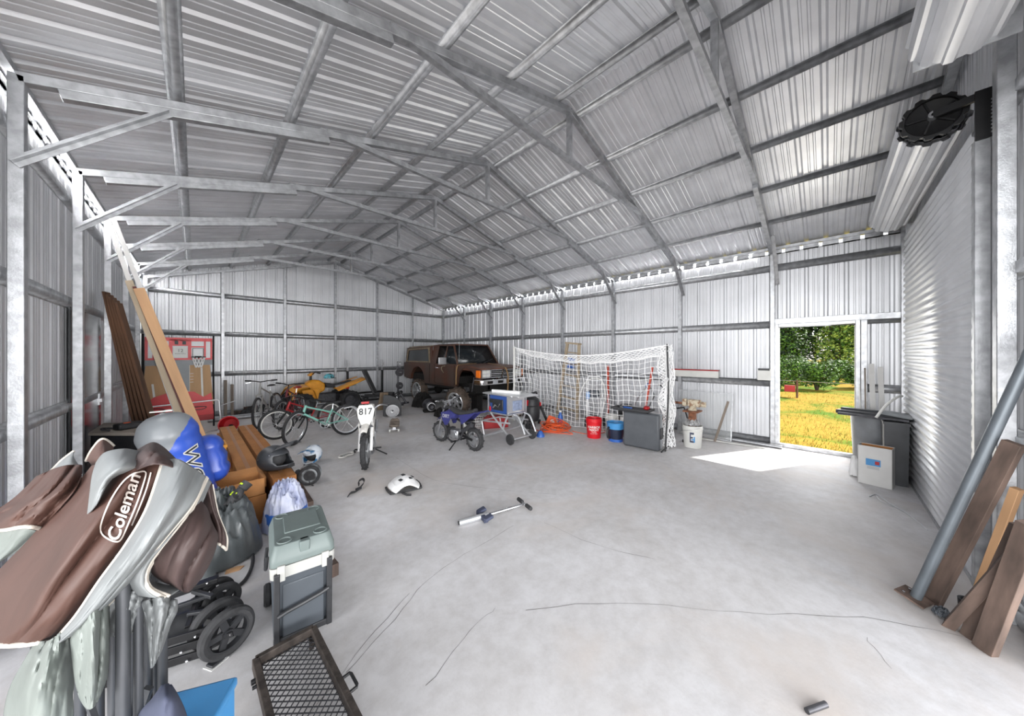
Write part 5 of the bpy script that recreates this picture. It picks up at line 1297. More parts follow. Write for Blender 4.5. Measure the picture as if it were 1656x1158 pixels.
m = MB(); m.grid(lambda a, b: ((a - .5) * .74, (b - .5) * .2 * (1 - (2 * a - 1) ** 8 * .5), .10 + .05 * max(0, abs(2 * a - 1) - .7) / .3 + .01 * (2 * b - 1) ** 2), 20, 8); m.build('deck', 'wood_grey', T, solid=.01)
for x in (-.23, .23):
    MB().cyl((x, -.08, .045), (x, .08, .045), .010, 8).b2((x - .03, -.03, .04), (x + .03, .03, .095)).build('truck_axle', 'steel', T)
    for y in (-.085, .085): MB().cyl((x, y - .016, .028), (x, y + .016, .028), .028, 14).build('wheel', 'white_plastic', T)

# ================================================================ SMALL THINGS ON THE FLOOR
p = gp(560, 738); T = thing('goggles', 'pair of motocross goggles lying on the floor left of dirt bike 817', 'goggles', p, R(25))
m = MB().tube([(-.13, 0, .02), (-.08, .05, .03), (0, .03, .03), (.08, .05, .03), (.13, 0, .02), (.07, -.04, .015), (0, -.02, .02), (-.07, -.04, .015)], .012, 8, True, smooth=4); m.build('frame', 'bike_white', T)
MB().grid(lambda a, b: ((a - .5) * .2, (b - .5) * .05, .028 + .01 * math.sin(a * PI)), 10, 4).build('lens', 'glass', T, solid=.002)
MB().tube([(.13, 0, .02), (.2, .03, .008), (.24, .10, .008)], .010, 6, smooth=4).build('strap', 'black_rubber', T)
T = thing('strap', 'black webbing strap with buckle on the floor left of the white body armour', 'strap', gp(583, 793), R(20))
m = MB()
pts = spline([V(-.19, -.03, .01), V(-.13, .0, .02), V(-.06, .0, .012), V(.02, .03, .02), V(.10, .06, .05), V(.14, .13, .06), V(.09, .14, .05), V(.03, .06, .04)], 6)
for a, b in zip(pts, pts[1:]): m.bar(a, b + (b - a) * .1, .006, .032, (0, -.5, 1))
m.build('webbing', 'black_rubber', T)
MB().box((-.01, .02, .02), (.06, .04, .02)).build('buckle', 'black_plastic', T, bevel=.004)
T = thing('chest_protector', 'white body armour with black straps lying on the floor', 'body armour', gp(653, 790), R(-12))
def F(a, b):
    x = (a - .5); y = (b - .5); return V(x * .34 * (1 - .25 * abs(2 * y) ** 2), y * .34, .03 + .11 * math.cos(x * PI * .95) * (.6 + .4 * math.cos(y * PI)) + .006 * math.copysign(1, math.sin(9 * x)) * (abs(y) < .3))
MB().grid(F, 22, 20).build('shell', 'white_paint', T, solid=.012)
m = MB()
for x, y in ((-.05, -.05), (.06, -.06), (.10, .03), (.0, .03)): p = F(x / .34 + .5, y / .34 + .5); m.box(p + V(0, 0, .008), (.035, .05, .008), Euler((0, x * 3, .3)))
m.build('vent', 'black_plastic', T)
m = MB(); 
for a, b in (((-.17, -.1), (.17, -.12)), ((.17, -.12), (.18, .12)), ((-.17, -.1), (-.18, .1))): m.tube([V(a[0], a[1], .015), V((a[0] + b[0]) / 2 * 1.05, (a[1] + b[1]) / 2 * 1.15, .02), V(b[0], b[1], .015)], .014, 8, smooth=4)
m.tube([(-.05, -.15, .015), (-.02, -.22, .01), (.02, -.24, .01)], .012, 6); m.build('strap', 'black_rubber', T)
a = gp(742, 846, .03); b = gp(848, 817, .03)
ang = math.atan2(b.y - a.y, b.x - a.x); L = (b - a).length
T = thing('pogo_stick', 'silver pogo stick with blue foot pads lying on the floor', 'pogo stick', (a.x, a.y, 0), ang)
MB().cyl((0, 0, .032), (L * .42, 0, .032), .028, 18).build('lower_tube', 'alu', T)
MB().cyl((-.004, 0, .032), (0.002, 0, .032), .018, 14).build('foot_opening', 'black_plastic', T)
MB().cyl((L * .40, 0, .032), (L, 0, .04), .014, 14).build('upper_tube', 'chrome', T)
MB().cyl((L * .72, 0, .036), (L * .74, 0, .036), .018, 14).build('clamp', 'steel', T)
MB().b2((L * .30, -.10, .015), (L * .36, .10, .055)).build('foot_bracket', 'blue_plastic2' if 'blue_plastic2' in MAT else 'navy_cloth', T, bevel=.006)
for s in (-1, 1): MB().box((L * .37, s * .08, .05), (.09, .07, .03), Euler((0, -.3, 0))).build('foot_pad', 'navy_cloth', T, bevel=.012)
MB().cyl((L, -.11, .045), (L, .11, .045), .010, 10).build('handle_bar', 'steel', T)
for s in (-1, 1): MB().cyl((L, s * .04, .045), (L, s * .125, .045), .020, 14).build('grip', 'black_rubber', T)
m = MB().tube([gp(1406, 803, .006), gp(1418, 800, .006), gp(1440, 815, .006), gp(1470, 833, .006), gp(1500, 857, .006)], .005, 6, smooth=6).tube([gp(1418, 803, .006), gp(1425, 810, .02), gp(1445, 820, .006)], .005, 6, smooth=5)
tag(m.build('wire', 'alu'), 'loose pale wire lying on the floor before the closed roll-up door', 'wire')
p = gp(1310, 1152); m = MB().cyl((-.02, .01, .013), (.08, -.05, .013), .012, 14)
tag(m.build('pipe_offcut', 'dark_steel', loc=(p.x, p.y, 0)), 'short dark pipe end at the bottom edge of the photo', 'pipe')
# ================================================================ OLD TRUCK
mk('truck_body', hexc('46362f'), .5, .15, var=.1, scale=2.2, col2=hexc('4e3024'), contrast=(.38, .6), bump=.05, bscale=30)
mk('truck_trim', hexc('8f8069'), .6, var=.2, scale=9); mk('truck_under', hexc('1d1b1a'), .8, .2, var=.2, bump=.2, bscale=12); mk('hood_rust', hexc('6b4536'), .5, .15, var=.2, scale=3, col2=hexc('4a3026'))
T = thing('pickup_truck', 'brown rusty lifted truck with camper shell parked in the far right corner', 'truck', (5.98, 8.35, 0), R(-90))
HW = .80
def side(pts, y0, y1, nm, mm, par, **k): MB().prism(pts, y0, y1).build(nm, mm, par, **k)
# local x: forward (front bumper at 2.05, tail at -2.2)
def arch(cx, r, n=10, z0=.72): return [(cx + r * math.cos(R(a)), z0 + r * .95 * math.sin(R(a))) for a in [180 * k / n for k in range(n + 1)]]
low = [(-2.18, .80), (-2.2, 1.30), (.95, 1.30), (1.0, 1.27), (1.95, 1.20), (2.0, 1.14), (2.0, .86), (1.86, .84)] + arch(1.40, .45, z0=.78) + [(.92, .66), (-.82, .66)] + arch(-1.25, .44, z0=.76) + [(-1.75, .74)]
for s in (-1, 1): MB().prism(low, s * HW, s * (HW - .10)).build('body_side', 'truck_body', T, bevel=.015)
m = MB().prism([(.92, 1.27), (1.0, 1.29), (1.6, 1.265), (1.97, 1.215), (2.0, 1.18), (1.9, 1.12), (.92, 1.15)], -HW + .03, HW - .03); m.build('hood', 'hood_rust', T, bevel=.02)
MB().b2((-2.17, -HW + .08, .75), (.95, HW - .08, .95)).build('floor_pan', 'truck_under', T)
MB().b2((-2.2, -HW + .02, .80), (-2.12, HW - .02, 1.30)).build('tailgate', 'truck_body', T, bevel=.01)
# cab: pillars + roof + glass
def cabpt(x, z, s, inset=0): return V(x, s * (HW - .03 - (z - 1.28) * .22 - inset), z)
for s in (-1, 1):
    m = MB()
    m.bar(cabpt(.98, 1.28, s), cabpt(.62, 1.86, s), .05, .05).bar(cabpt(-.30, 1.28, s), cabpt(-.30, 1.86, s), .30, .045, (0, 1, 0)).bar(cabpt(-.2, 1.86, s), cabpt(.64, 1.86, s), .05, .05).bar(cabpt(.30, 1.28, s), cabpt(.30, 1.86, s), .035, .03)
    m.build('pillar', 'truck_body', T, bevel=.01)
    m = MB(); a, b, c, d = cabpt(-.15, 1.29, s, .01), cabpt(.96, 1.29, s, .01), cabpt(.60, 1.84, s, .01), cabpt(-.15, 1.84, s, .01); m.add([a, b, c, d], [(0, 1, 2, 3)]); m.build('side_window', 'dark_glass', T, solid=.005)
    # door seams, handle, mirror
    yy = s * (HW + .002)
    m = MB()
    for p, q in (((-.18, .72), (-.18, 1.28)), ((.86, .70), (.86, 1.27)), ((-.18, .72), (.86, .70)), ((-.48, .70), (-.48, 1.28))): m.bar((p[0], yy, p[1]), (q[0], yy, q[1]), .008, .006)
    m.build('door_seam', 'truck_under', T)
    MB().b2((-.12, yy - .01 * s, 1.16), (.02, yy + .02 * s, 1.19)).build('door_handle', 'chrome', T, 'chrome door handle', bevel=.005)
    m = MB().b2((.50, s * (HW + .05), 1.29), (.54, s * (HW + .30), 1.49)); mr = m.build('side_mirror', 'alu', T, 'chrome side mirror', bevel=.01)
    MB().bar((.52, s * (HW - .04), 1.31), (.52, s * (HW + .08), 1.35), .02, .03).build('mirror_arm', 'chrome', mr)
    MB().tube([(.42, yy + s * .02, 1.24), (.30, yy + s * .04, 1.22), (.27, yy + s * .04, 1.14), (.36, yy + s * .03, 1.04)], .012, 6, smooth=4).build('dangling_strap', 'truck_trim', T)
    # camper shell
    sh = [(-2.17, 1.30), (-2.04, 1.80), (-.50, 1.84), (-.45, 1.30)]
    MB().prism([(-2.17, 1.30), (-2.04, 1.80), (-.46, 1.84), (-.42, 1.30), (-.60, 1.30), (-.64, 1.74), (-1.94, 1.70), (-2.06, 1.36), (-.60, 1.36), (-.60, 1.30)], s * (HW - .05), s * (HW - .10)).build('shell_side', 'truck_body', T)
    m = MB()
    for p, q in (((-2.08, 1.34), (-1.96, 1.74)), ((-1.96, 1.74), (-.62, 1.78)), ((-.62, 1.78), (-.56, 1.34)), ((-.56, 1.34), (-2.08, 1.34)), ((-.54, 1.32), (-.58, 1.80))): m.bar((p[0], s * (HW - .045), p[1]), (q[0], s * (HW - .045), q[1]), .025, .035)
    m.build('window_trim', 'truck_trim', T, 'beige window trim')
    MB().prism([(-2.06, 1.36), (-1.95, 1.72), (-.63, 1.76), (-.58, 1.36)], s * (HW - .06), s * (HW - .065)).build('shell_window', 'dark_glass', T)
    # fender flares and rocker
    MB().b2((-.8, s * (HW - .12), .60), (.95, s * (HW - .02), .68)).build('rocker_panel', 'truck_under', T)
m = MB(); m.grid(lambda a, b: (-2.05 + 1.6 * a, (b - .5) * 1.36, 1.82 + .05 * math.cos((b - .5) * PI) + .02 * a), 8, 10); m.build('shell_roof', 'truck_trim', T, solid=.03)
m = MB(); m.grid(lambda a, b: (-.46 + 1.10 * a, (b - .5) * 1.36, 1.85 + .05 * math.cos((b - .5) * PI) - .02 * a * a), 8, 10); m.build('cab_roof', 'truck_body', T, solid=.03)
m = MB(); m.add([cabpt(.97, 1.29, -1, .03), cabpt(.97, 1.29, 1, .03), cabpt(.63, 1.86, 1, .03), cabpt(.63, 1.86, -1, .03)], [(0, 1, 2, 3)]); m.build('windshield', 'dark_glass', T, solid=.006)
m = MB().bar((.98, -.70, 1.29), (.98, .70, 1.29), .05, .03).bar((.62, -.62, 1.87), (.62, .62, 1.87), .05, .04); m.build('windshield_frame', 'truck_body', T)
m = MB().bar((1.0, -.5, 1.31), (.9, .05, 1.42), .012, .014).bar((1.0, .15, 1.31), (.88, .62, 1.44), .012, .014); m.build('wiper', 'black_plastic', T)
# front: grille, lamps, bumper
MB().b2((1.96, -.66, .96), (2.0, .66, 1.17)).build('grille_panel', 'truck_under', T)
m = MB()
for z in (.965, 1.065, 1.165): m.b2((1.995, -.72, z - .010), (2.015, .72, z + .010))
for y in (-.73, -.44, 0, .44, .73): m.b2((1.995, y - .012, .955), (2.015, y + .012, 1.175))
for z in (1.015, 1.115): m.b2((1.996, -.42, z - .005), (2.012, .42, z + .005))
m.build('grille', 'chrome', T, 'chrome grille bars')
for s in (-1, 1):
    for j, (a, b) in enumerate(((.46, .585), (.595, .72))): MB().b2((1.99, s * a, .98), (2.012, s * b, 1.15)).build('headlight', 'white_plastic' if j == 0 else 'glass_lamp' if 'glass_lamp' in MAT else 'white_plastic', T, bevel=.008)
    MB().b2((1.84, s * (HW - .03), .97), (2.005, s * (HW + .008), 1.16)).build('corner_lamp', 'orange_lamp' if 'orange_lamp' in MAT else 'orange', T, 'orange corner lamp', bevel=.01)
m = MB().b2((2.02, -.80, .78), (2.12, .80, .92)).b2((1.80, -.84, .78), (2.08, -.79, .92)).b2((1.80, .79, .78), (2.08, .84, .92)); bp_ = m.build('front_bumper', 'chrome', T, 'chrome front bumper', bevel=.015)
for y in (-.55, -.18, .18, .55): MB().b2((2.118, y - .09, .815), (2.126, y + .09, .885)).build('bumper_slot', 'truck_under', bp_)
m = MB().b2((1.3, -.6, .55), (1.95, .6, .78)).cyl((1.4, -.72, .50), (1.4, .72, .50), .07, 12).tube([(1.2, -.5, .75), (1.4, -.6, .5), (1.8, -.5, .7)], .05, 8).tube([(1.2, .5, .75), (1.4, .6, .5), (1.8, .5, .7)], .05, 8).sphere((1.4, .15, .48), .14, 14, 10).bar((1.9, -.45, .62), (1.9, .45, .62), .08, .12); m.build('front_axle', 'truck_under', T)
m = MB().bar((-2.1, -.45, .70), (1.95, -.45, .70), .07, .12).bar((-2.1, .45, .70), (1.95, .45, .70), .07, .12).cyl((-1.25, -.7, .38), (-1.25, .7, .38), .05, 12).sphere((-1.25, 0, .38), .15, 14, 10); m.build('chassis', 'truck_under', T)
for s in (-1, 1): MB().cyl((1.42, s * .62, .50), (1.48, s * .58, .95), .018, 10).build('shock_absorber', 'dark_steel', T)
def truck_wheel(T, c, r, wd, nm='wheel'):
    m = MB(); tyre(m, c, r, wd, (0, 1, 0), 44, .012); o = m.build(nm, 'muddy_rubber', T)
    C = V(c); sg = -1
    m = MB().lathe([(r * .64, -wd * .1), (r * .64, -wd * .46), (r * .72, -wd * .48), (r * .76, -wd * .44), (r * .76, wd * .4), (r * .64, wd * .3), (r * .64, -wd * .1)], c, (0, 1, 0), 36, False)
    MB().lathe([(.01, .0), (r * .66, 0), (r * .66, .02), (.01, .02)], c, (0, 1, 0), 30).build('brake_drum', 'truck_under', o)
    for k in range(6):
        a = 2 * PI * k / 6; m.bar(C + V(math.cos(a) * r * .10, -.07, math.sin(a) * r * .10), C + V(math.cos(a) * r * .66, -wd * .36, math.sin(a) * r * .66), .06, .03, (0, 1, 0))
    m.cyl(C + V(0, -.10, 0), C + V(0, .0, 0), r * .17, 16); m.build('rim', 'alu', o, 'silver spoked rim')
mk('muddy_rubber', hexc('5c4f45'), .85, var=.25, scale=8, bump=.3, bscale=30)
for s in (-1, 1): truck_wheel(T, (-1.25, s * .72, .38), .38, .26)
for s in (-1,): pass
MB().b2((1.25, .30, 0), (1.5, .55, .45)).build('jack_stand', 'truck_under', T)
MB().b2((1.25, -.5, 0), (1.5, -.3, .45)).build('jack_stand', 'truck_under', T)
MB().tube([(.92, -HW + .12, 1.27), (.93, -HW + .12, 1.75), (.97, -HW + .10, 2.15)], .004, 5).build('antenna', 'steel', T)
mk('web_strap', hexc('9a7b55'), .8, var=.1)
m = MB(); P = spline([V(.96, -.1, 1.315), V(.99, -.45, 1.31), V(1.02, -.76, 1.29), V(1.02, -.835, 1.18), V(1.0, -.835, .95), V(.99, -.83, .74)], 6)
for a, b in zip(P, P[1:]): m.bar(a, b + (b - a) * .1, .045, .008, (0, -1, .3) if a.z < 1.27 else (0, 0, 1))
m.build('tie_strap', 'web_strap', T, 'tan strap over the fender')
m = MB(); P = spline([V(1.05, .3, 1.315), V(1.4, .15, 1.30), V(1.9, .08, 1.245), V(2.06, .08, 1.18), V(2.14, .08, .95), V(2.13, .08, .7), V(2.10, .08, .4)], 6)
for a, b in zip(P, P[1:]): m.bar(a, b + (b - a) * .1, .045, .008, (1, 0, .3) if a.z < 1.22 else (0, 0, 1))
m.build('tie_strap', 'web_strap', T, 'tan strap hanging down the grille')
# loose front wheel leaning against the hub
T = thing('loose_wheel', 'muddy off-road wheel leaning in front of the truck wheel arch', 'wheel', (4.93, 6.95, .355), rot=(R(12), 0, R(-78)))
truck_wheel(T, (0, 0, 0), .345, .27, 'tyre')
# gearbox, axle parts and dark clutter under the truck
T = thing('gearbox', 'greasy gearbox with finned housing on the floor beside the truck', 'gearbox', (4.55, 7.75, 0), R(70))
m = MB().lathe([(.04, -.36), (.09, -.30), (.10, -.1), (.17, .0), (.18, .12), (.10, .14), (.09, .3), (.05, .38)], (0, 0, .18), (1, 0, 0), 20); m.build('housing', 'dark_steel', T)
m = MB()
for k in range(5): m.torus((-.26 + k * .07, 0, .18), .10, .014, (1, 0, 0), 22, 6)
m.build('fins', 'steel', T)
MB().b2((-.1, -.16, 0), (.15, .16, .06)).build('base', 'truck_under', T)
o = heap(4.90, 8.75, .3, .34, .40, 21, crease=.35).build('parts_heap', 'truck_under', angle=60); tag(o, 'heap of dark greasy parts on the floor under the truck side', 'parts heap')
o = heap(4.48, 6.95, .22, .3, .22, 31, crease=.35).build('parts_heap', 'truck_under', angle=60); tag(o, 'low heap of dark parts left of the loose wheel', 'parts heap')
m = MB().bar((0, -.8, .03), (0, .8, .03), .12, .05); tag(m.build('timber_beam', 'wood_brown', loc=(5.2, 5.85, 0), rot=(0, 0, R(70)), bevel=.004), 'dark timber beam on the floor before the truck bumper', 'timber')

# ================================================================ SOCCER GOAL
T = thing('soccer_goal', 'white netted soccer goal standing against the right wall', 'goal', (5.42, 3.55, 0))
yA, yB = 1.66, -1.66     # far post, near post (local y)
def topz(t): return 1.74 - .20 * math.sin(PI * t) ** 1.0 * .9
MB().tube([(-.14, yA + .05, 0.02), (-.14, yA, .9), (-.14, yA, 1.76)], .022, 10).build('far_post', 'white_plastic', T)
MB().tube([(.02, yB, .0), (.03, yB, .12), (.10, yB - .02, .9), (.12, yB, 1.5), (.10, yB, 1.76)], .014, 8, smooth=3).build('near_post', 'black_metal', T, 'black near post')
MB().tube([(-.10, yB + .02, .01), (.12, yB, .05), (.5, yB + .05, .02)], .012, 8).build('ground_bar', 'black_metal', T)
m = MB(); pts = [V(-.14 + .24 * t, yA + (yB - yA) * t, topz(t)) for t in [k / 20 for k in range(21)]]; m.tube(pts, .012, 6); m.build('top_rope', 'rope_white', T)
def netmesh(F, nu, nv, r=.0035, diamond=False):
    m = MB()
    for i in range(nu + 1):
        for j in range(nv + 1):
            p = F(i / nu, j / nv)
            if diamond:
                if i < nu and j < nv: m.bar(p, F((i + 1) / nu, (j + 1) / nv), r, r)
                if i < nu and j > 0: m.bar(p, F((i + 1) / nu, (j - 1) / nv), r, r)
            else:
                if i < nu: m.bar(p, F((i + 1) / nu, j / nv), r, r)
                if j < nv: m.bar(p, F(i / nu, (j + 1) / nv), r, r)
    return m
def wob(p, a=.012): return p + V(a * math.sin(p.y * 9 + p.z * 7), a * math.sin(p.z * 11 + p.y * 5), a * math.sin(p.y * 13))
dep = lambda a: .45 * (1 - .6 * a)
Froof = lambda a, b: wob(V(-.14 + .24 * a + dep(a) * b, yA + (yB - yA) * a, topz(a) - .16 * b - .05 * math.sin(PI * b)))
Fback = lambda a, b: wob(V(-.14 + .24 * a + dep(a) + .15 * b * (1 - .7 * a) + .04 * math.sin(b * PI), yA + (yB - yA) * a, (topz(a) - .16) * (1 - b) + .03))
netmesh(Froof, 34, 6, .008, True).build('roof_net', 'rope_white', T)
netmesh(Fback, 30, 15, .007).build('back_net', 'rope_white', T)
for y, s, nm in ((yA, 0, 'far_side_net'), (yB, 1, 'near_side_net')):
    Fs = lambda a, b: wob(V((-.14 + .24 * s) + a * (dep(s) + .15 * b * (1 - .7 * s)), y + .05 * math.sin(a * 5), (topz(s) - .16 * a) * (1 - b) + .03), .02)
    netmesh(Fs, 6, 15, .008, s == 1).build(nm, 'rope_white', T)
Fs = lambda a, b: wob(V(.10 + .22 * a + .02 * math.sin(b * 20), yB + .06 + .08 * math.sin(a * 9 + b * 6), (1.70) * (1 - b) + .06), .03)
netmesh(Fs, 8, 28, .008, True).build('gathered_net', 'rope_white', T)

# ================================================================ LADDER, RAKE, MOWER, CART BEHIND THE NET
mk('ladder_pale', hexc('a89880'), .7, var=.1)
T = thing('step_ladder', 'folded pale wooden step ladder leaning on the right wall behind the net', 'ladder', (6.55, 4.62, 0), rot=(0, R(6), R(-90)))
for s in (-1, 1): MB().bar((s * .30, 0, 0), (s * .17, 0, 1.85), .07, .035, (0, 1, 0)).build('side_rail', 'ladder_pale', T)
for k in range(6): MB().b2((-.27 + .018 * k, -.05, .28 * k + .22), (.27 - .018 * k, .05, .28 * k + .245)).build('step', 'ladder_pale', T)
MB().b2((-.19, -.08, 1.84), (.19, .08, 1.88)).build('top_cap', 'ladder_pale', T)
MB().b2((-.09, -.03, 1.25), (.09, .0, 1.50)).build('label_panel', 'blue_plastic', T, 'blue and white label')
m = MB().bar((0, 0, 0), (0, -.22, 1.32), .03, .03); tag(m.build('red_pole', 'red_handle', loc=(6.18, 2.60, .02)), 'red wooden tool handle leaning behind the black case', 'pole')
m = MB().b2((-.015, -.02, 0), (.015, .02, 1.32)); tag(m.build('red_batten', 'red_handle', loc=(6.85, 3.66, .0)), 'narrow red batten standing against the right wall behind the net', 'batten')
T = thing('lawn_mower', 'push mower with dark engine and tall handle behind the net', 'mower', (6.6, 3.10, 0), R(70))
m = MB().prism([(-.3, .1), (.3, .1), (.28, .24), (.05, .30), (-.28, .24)], -.25, .25); m.build('deck', 'dark_steel', T, bevel=.03)
MB().lathe([(.001, .3), (.16, .3), (.17, .42), (.12, .5), (.001, .52)], (0, 0, 0)).build('engine', 'black_plastic', T)
for x in (-.28, .28):
    for y in (-.28, .28): MB().lathe([(.02, -.025), (.10, -.025), (.10, .025), (.02, .025), (.02, -.025)], (x, y, .10), (0, 1, 0), 24, False).build('wheel', 'black_rubber', T)
MB().tube([(-.25, -.22, .2), (-.55, -.22, .75), (-.6, 0, .98), (-.55, .22, .75), (-.25, .22, .2)], .012, 8).build('handle', 'steel', T)
MB().torus((-.58, 0, .95), .05, .012, (1, 0, 0), 20, 6).build('knob', 'blue_plastic', T)
T = thing('spray_cart', 'white tubular hand cart carrying a grey pump unit and hose behind the orange cord', 'cart', (6.16, 3.62, 0), R(-150))
MB().tube([(-.02, -.16, .05), (-.05, -.16, 1.02), (-.06, -.12, 1.10), (-.06, .12, 1.10), (-.05, .16, 1.02), (-.02, .16, .05)], .013, 8).build('handle_frame', 'white_paint', T)
MB().tube([(.16, -.14, .05), (.16, -.14, .60), (.12, -.14, .64), (0, -.14, .62)], .012, 8).tube([(.16, .14, .05), (.16, .14, .60), (.12, .14, .64), (0, .14, .62)], .012, 8).build('front_frame', 'white_paint', T)
MB().box((.05, 0, .74), (.17, .22, .14)).build('pump_unit', 'cooler_body', T, bevel=.03)
MB().box((.10, -.13, .70), (.10, .08, .16)).build('bottle', 'blue_light' if 'blue_light' in MAT else 'tote_blue', T, 'pale blue bottle', bevel=.02)
MB().tube([(.1, .1, .2), (.14, .22, .6), (.10, .18, .98), (0, 0, 1.06), (-.06, -.2, .95), (.0, -.3, .7), (.05, -.32, .5)], .014, 8, smooth=6).build('hose', 'white_plastic', T)
for y in (-.2, .2): MB().lathe([(.02, -.02), (.11, -.02), (.11, .02), (.02, .02), (.02, -.02)], (0, y, .11), (0, 1, 0), 24, False).build('wheel', 'black_rubber', T)
T = thing('tubular_stand', 'black tubular stand with bent bars behind the black case', 'stand', (6.5, 2.25, 0), R(80))
bt = MB().tube([(0, 0, .35), (.05, 0, .95), (.02, -.2, 1.0)], .014, 8).tube([(.05, 0, .95), (.02, .2, 1.0)], .014, 8).tube([(0, 0, .5), (-.35, 0, .6), (-.45, 0, .3)], .016, 8); bt.build('frame', 'black_metal', T)
MB().b2((-.5, -.2, 0), (-.42, .2, .05)).build('foot', 'black_metal', T)
MB().b2((-.04, -.2, 0), (.06, .2, .36)).build('foot', 'black_metal', T)

mk('grey_blue', hexc('8793ad'), .5, var=.2, scale=20)
# ================================================================ TABLE SAW ON WHEELED STAND
T = thing('table_saw', 'blue bench table saw on a folding wheeled tube stand', 'table saw', (4.18, 4.28, 0), R(-90))
MB().b2((-.42, -.28, .835), (.36, .28, .86)).build('table_top', 'alu', T, bevel=.004)
MB().b2((.36, -.26, .83), (.52, .26, .855)).build('extension_wing', 'alu', T, bevel=.004)
MB().box((-.02, -.05, .885), (.62, .05, .05), Euler((0, 0, R(12)))).build('rip_fence', 'white_paint', T, bevel=.004)
MB().prism([(-.26, -.24), (.22, -.24), (.22, .22), (-.26, .22)], .50, .835, 'xy').build('cabinet', 'saw_blue' if 'saw_blue' in MAT else 'blue_plastic', T, bevel=.02)
MB().b2((-.16, -.262, .56), (.12, -.238, .76)).build('front_opening', 'black_plastic', T, bevel=.01)
m = MB().tube([(-.12, -.28, .60), (-.05, -.29, .66), (.02, -.28, .63), (.08, -.29, .70)], .014, 8); m.build('height_crank', 'chrome', T)
MB().b2((.222, -.22, .52), (.236, .20, .82)).build('side_panel', 'alu', T, 'silver side panel')
MB().b2((.237, -.12, .56), (.25, .12, .74)).build('motor_cover', 'grey_blue', T, 'grey blue motor cover', bevel=.006)
MB().lathe([(.01, 0), (.04, 0), (.04, .02), (.01, .02)], (-.20, -.262, .72), (0, 1, 0), 18).build('knob', 'black_plastic', T)
MB().b2((-.25, -.262, .53), (-.21, -.245, .61)).build('power_switch', 'red_plastic', T, 'red power switch', bevel=.005)
m = MB()
for x in (-.28, .24):
    for y in (-.25, .23): m.bar((x, y, .49), (x, y, .84), .022, .022)
m.bar((-.28, -.25, .50), (.24, -.25, .50), .022, .022).bar((-.28, .23, .50), (.24, .23, .50), .022, .022).bar((-.28, -.25, .50), (-.28, .23, .50), .022, .022).bar((.24, -.25, .50), (.24, .23, .50), .022, .022); m.build('cage', 'alu', T)
for y in (-.24, .24):
    MB().tube([(-.5, y, .30), (-.36, y, .31), (.28, y, .36)], .016, 8).build('leg_tube', 'alu', T)
    MB().tube([(-.22, y, .48), (.34, y * 1.05, .07)], .018, 8).build('leg_tube', 'alu', T)
    MB().tube([(.22, y, .48), (.1, y, .22), (-.42, y * 1.05, .015)], .018, 8).build('leg_tube', 'alu', T)
    MB().tube([(-.5, y, .30), (-.42, y, .015)], .016, 8).build('leg_tube', 'alu', T)
    MB().tube([(.28, y * .6, .50), (.42, y * .6, .46), (.56, y * .6, .2)], .016, 8, smooth=4).build('handle_tube', 'alu', T)
    MB().lathe([(.01, -.018), (.085, -.02), (.095, -.01), (.095, .01), (.085, .02), (.01, .018)], (.34, y * 1.2, .095), (0, 1, 0), 28).build('wheel', 'black_rubber', T)
MB().tube([(-.42, -.25, .015), (-.42, .25, .015)], .016, 8).tube([(-.5, -.24, .30), (-.5, .24, .30)], .014, 8).tube([(.34, -.3, .08), (.34, .3, .08)], .014, 8).build('cross_tube', 'alu', T)
# ================================================================ CLUTTER BEHIND THE SAW
T = thing('tool_box', 'red metal toolbox on the floor behind the saw stand', 'toolbox', (4.62, 5.15, 0), R(-25))
MB().prism([(-.27, 0), (.27, 0), (.27, .15), (.14, .25), (-.14, .25), (-.27, .15)], -.12, .12).build('body', 'red_paint', T, bevel=.01)
MB().tube([(-.12, 0, .25), (-.10, 0, .29), (.10, 0, .29), (.12, 0, .25)], .01, 8).build('handle', 'black_plastic', T)
T = thing('blue_bucket_hat', 'dark blue small bucket under the pit bike tail', 'bucket', (3.85, 5.05, 0))
MB().lathe([(.001, 0), (.10, 0), (.12, .2), (.125, .2), (.125, .22), (.11, .22), (.09, .02), (.001, .02)]).build('body', 'helmet_black', T)
T = thing('wire_basket', 'white wire basket on the floor behind the pit bike', 'basket', (4.35, 5.55, 0), R(-20))
m = MB()
for k in range(9): m.bar((-.2 + .05 * k, -.13, 0), (-.2 + .05 * k, -.13, .18), .005, .005).bar((-.2 + .05 * k, .13, 0), (-.2 + .05 * k, .13, .18), .005, .005).bar((-.2 + .05 * k, -.13, .004), (-.2 + .05 * k, .13, .004), .005, .005)
for z in (.004, .06, .12, .18): m.tube([(-.2, -.13, z), (.2, -.13, z), (.2, .13, z), (-.2, .13, z)], .004, 5, True)
m.build('wire_frame', 'rope_white', T)
T = thing('shop_vacuum', 'black and red shop vacuum standing behind the saw stand', 'vacuum cleaner', (5.42, 4.80, 0), R(10))
MB().lathe([(.001, .08), (.17, .08), (.19, .15), (.20, .40), (.19, .42), (.001, .42)]).build('drum', 'black_plastic', T)
MB().lathe([(.20, .42), (.205, .46), (.17, .58), (.10, .62), (.001, .62)]).build('motor_head', 'black_plastic', T, bevel=.01)
MB().b2((-.21, -.04, .44), (-.18, .04, .56)).b2((.04, -.21, .42), (.09, -.18, .50)).build('red_latch', 'red_plastic', T, 'red latch')
MB().tube([(-.1, 0, .62), (-.08, 0, .68), (.22, 0, .70), (.26, 0, .64)], .025, 10).build('handle', 'black_plastic', T)
MB().tube([(.15, -.1, .5), (.24, -.12, .35), (.26, -.25, .08), (.15, -.36, .04), (-.05, -.36, .04)], .03, 10, smooth=6).build('hose', 'black_rubber', T)
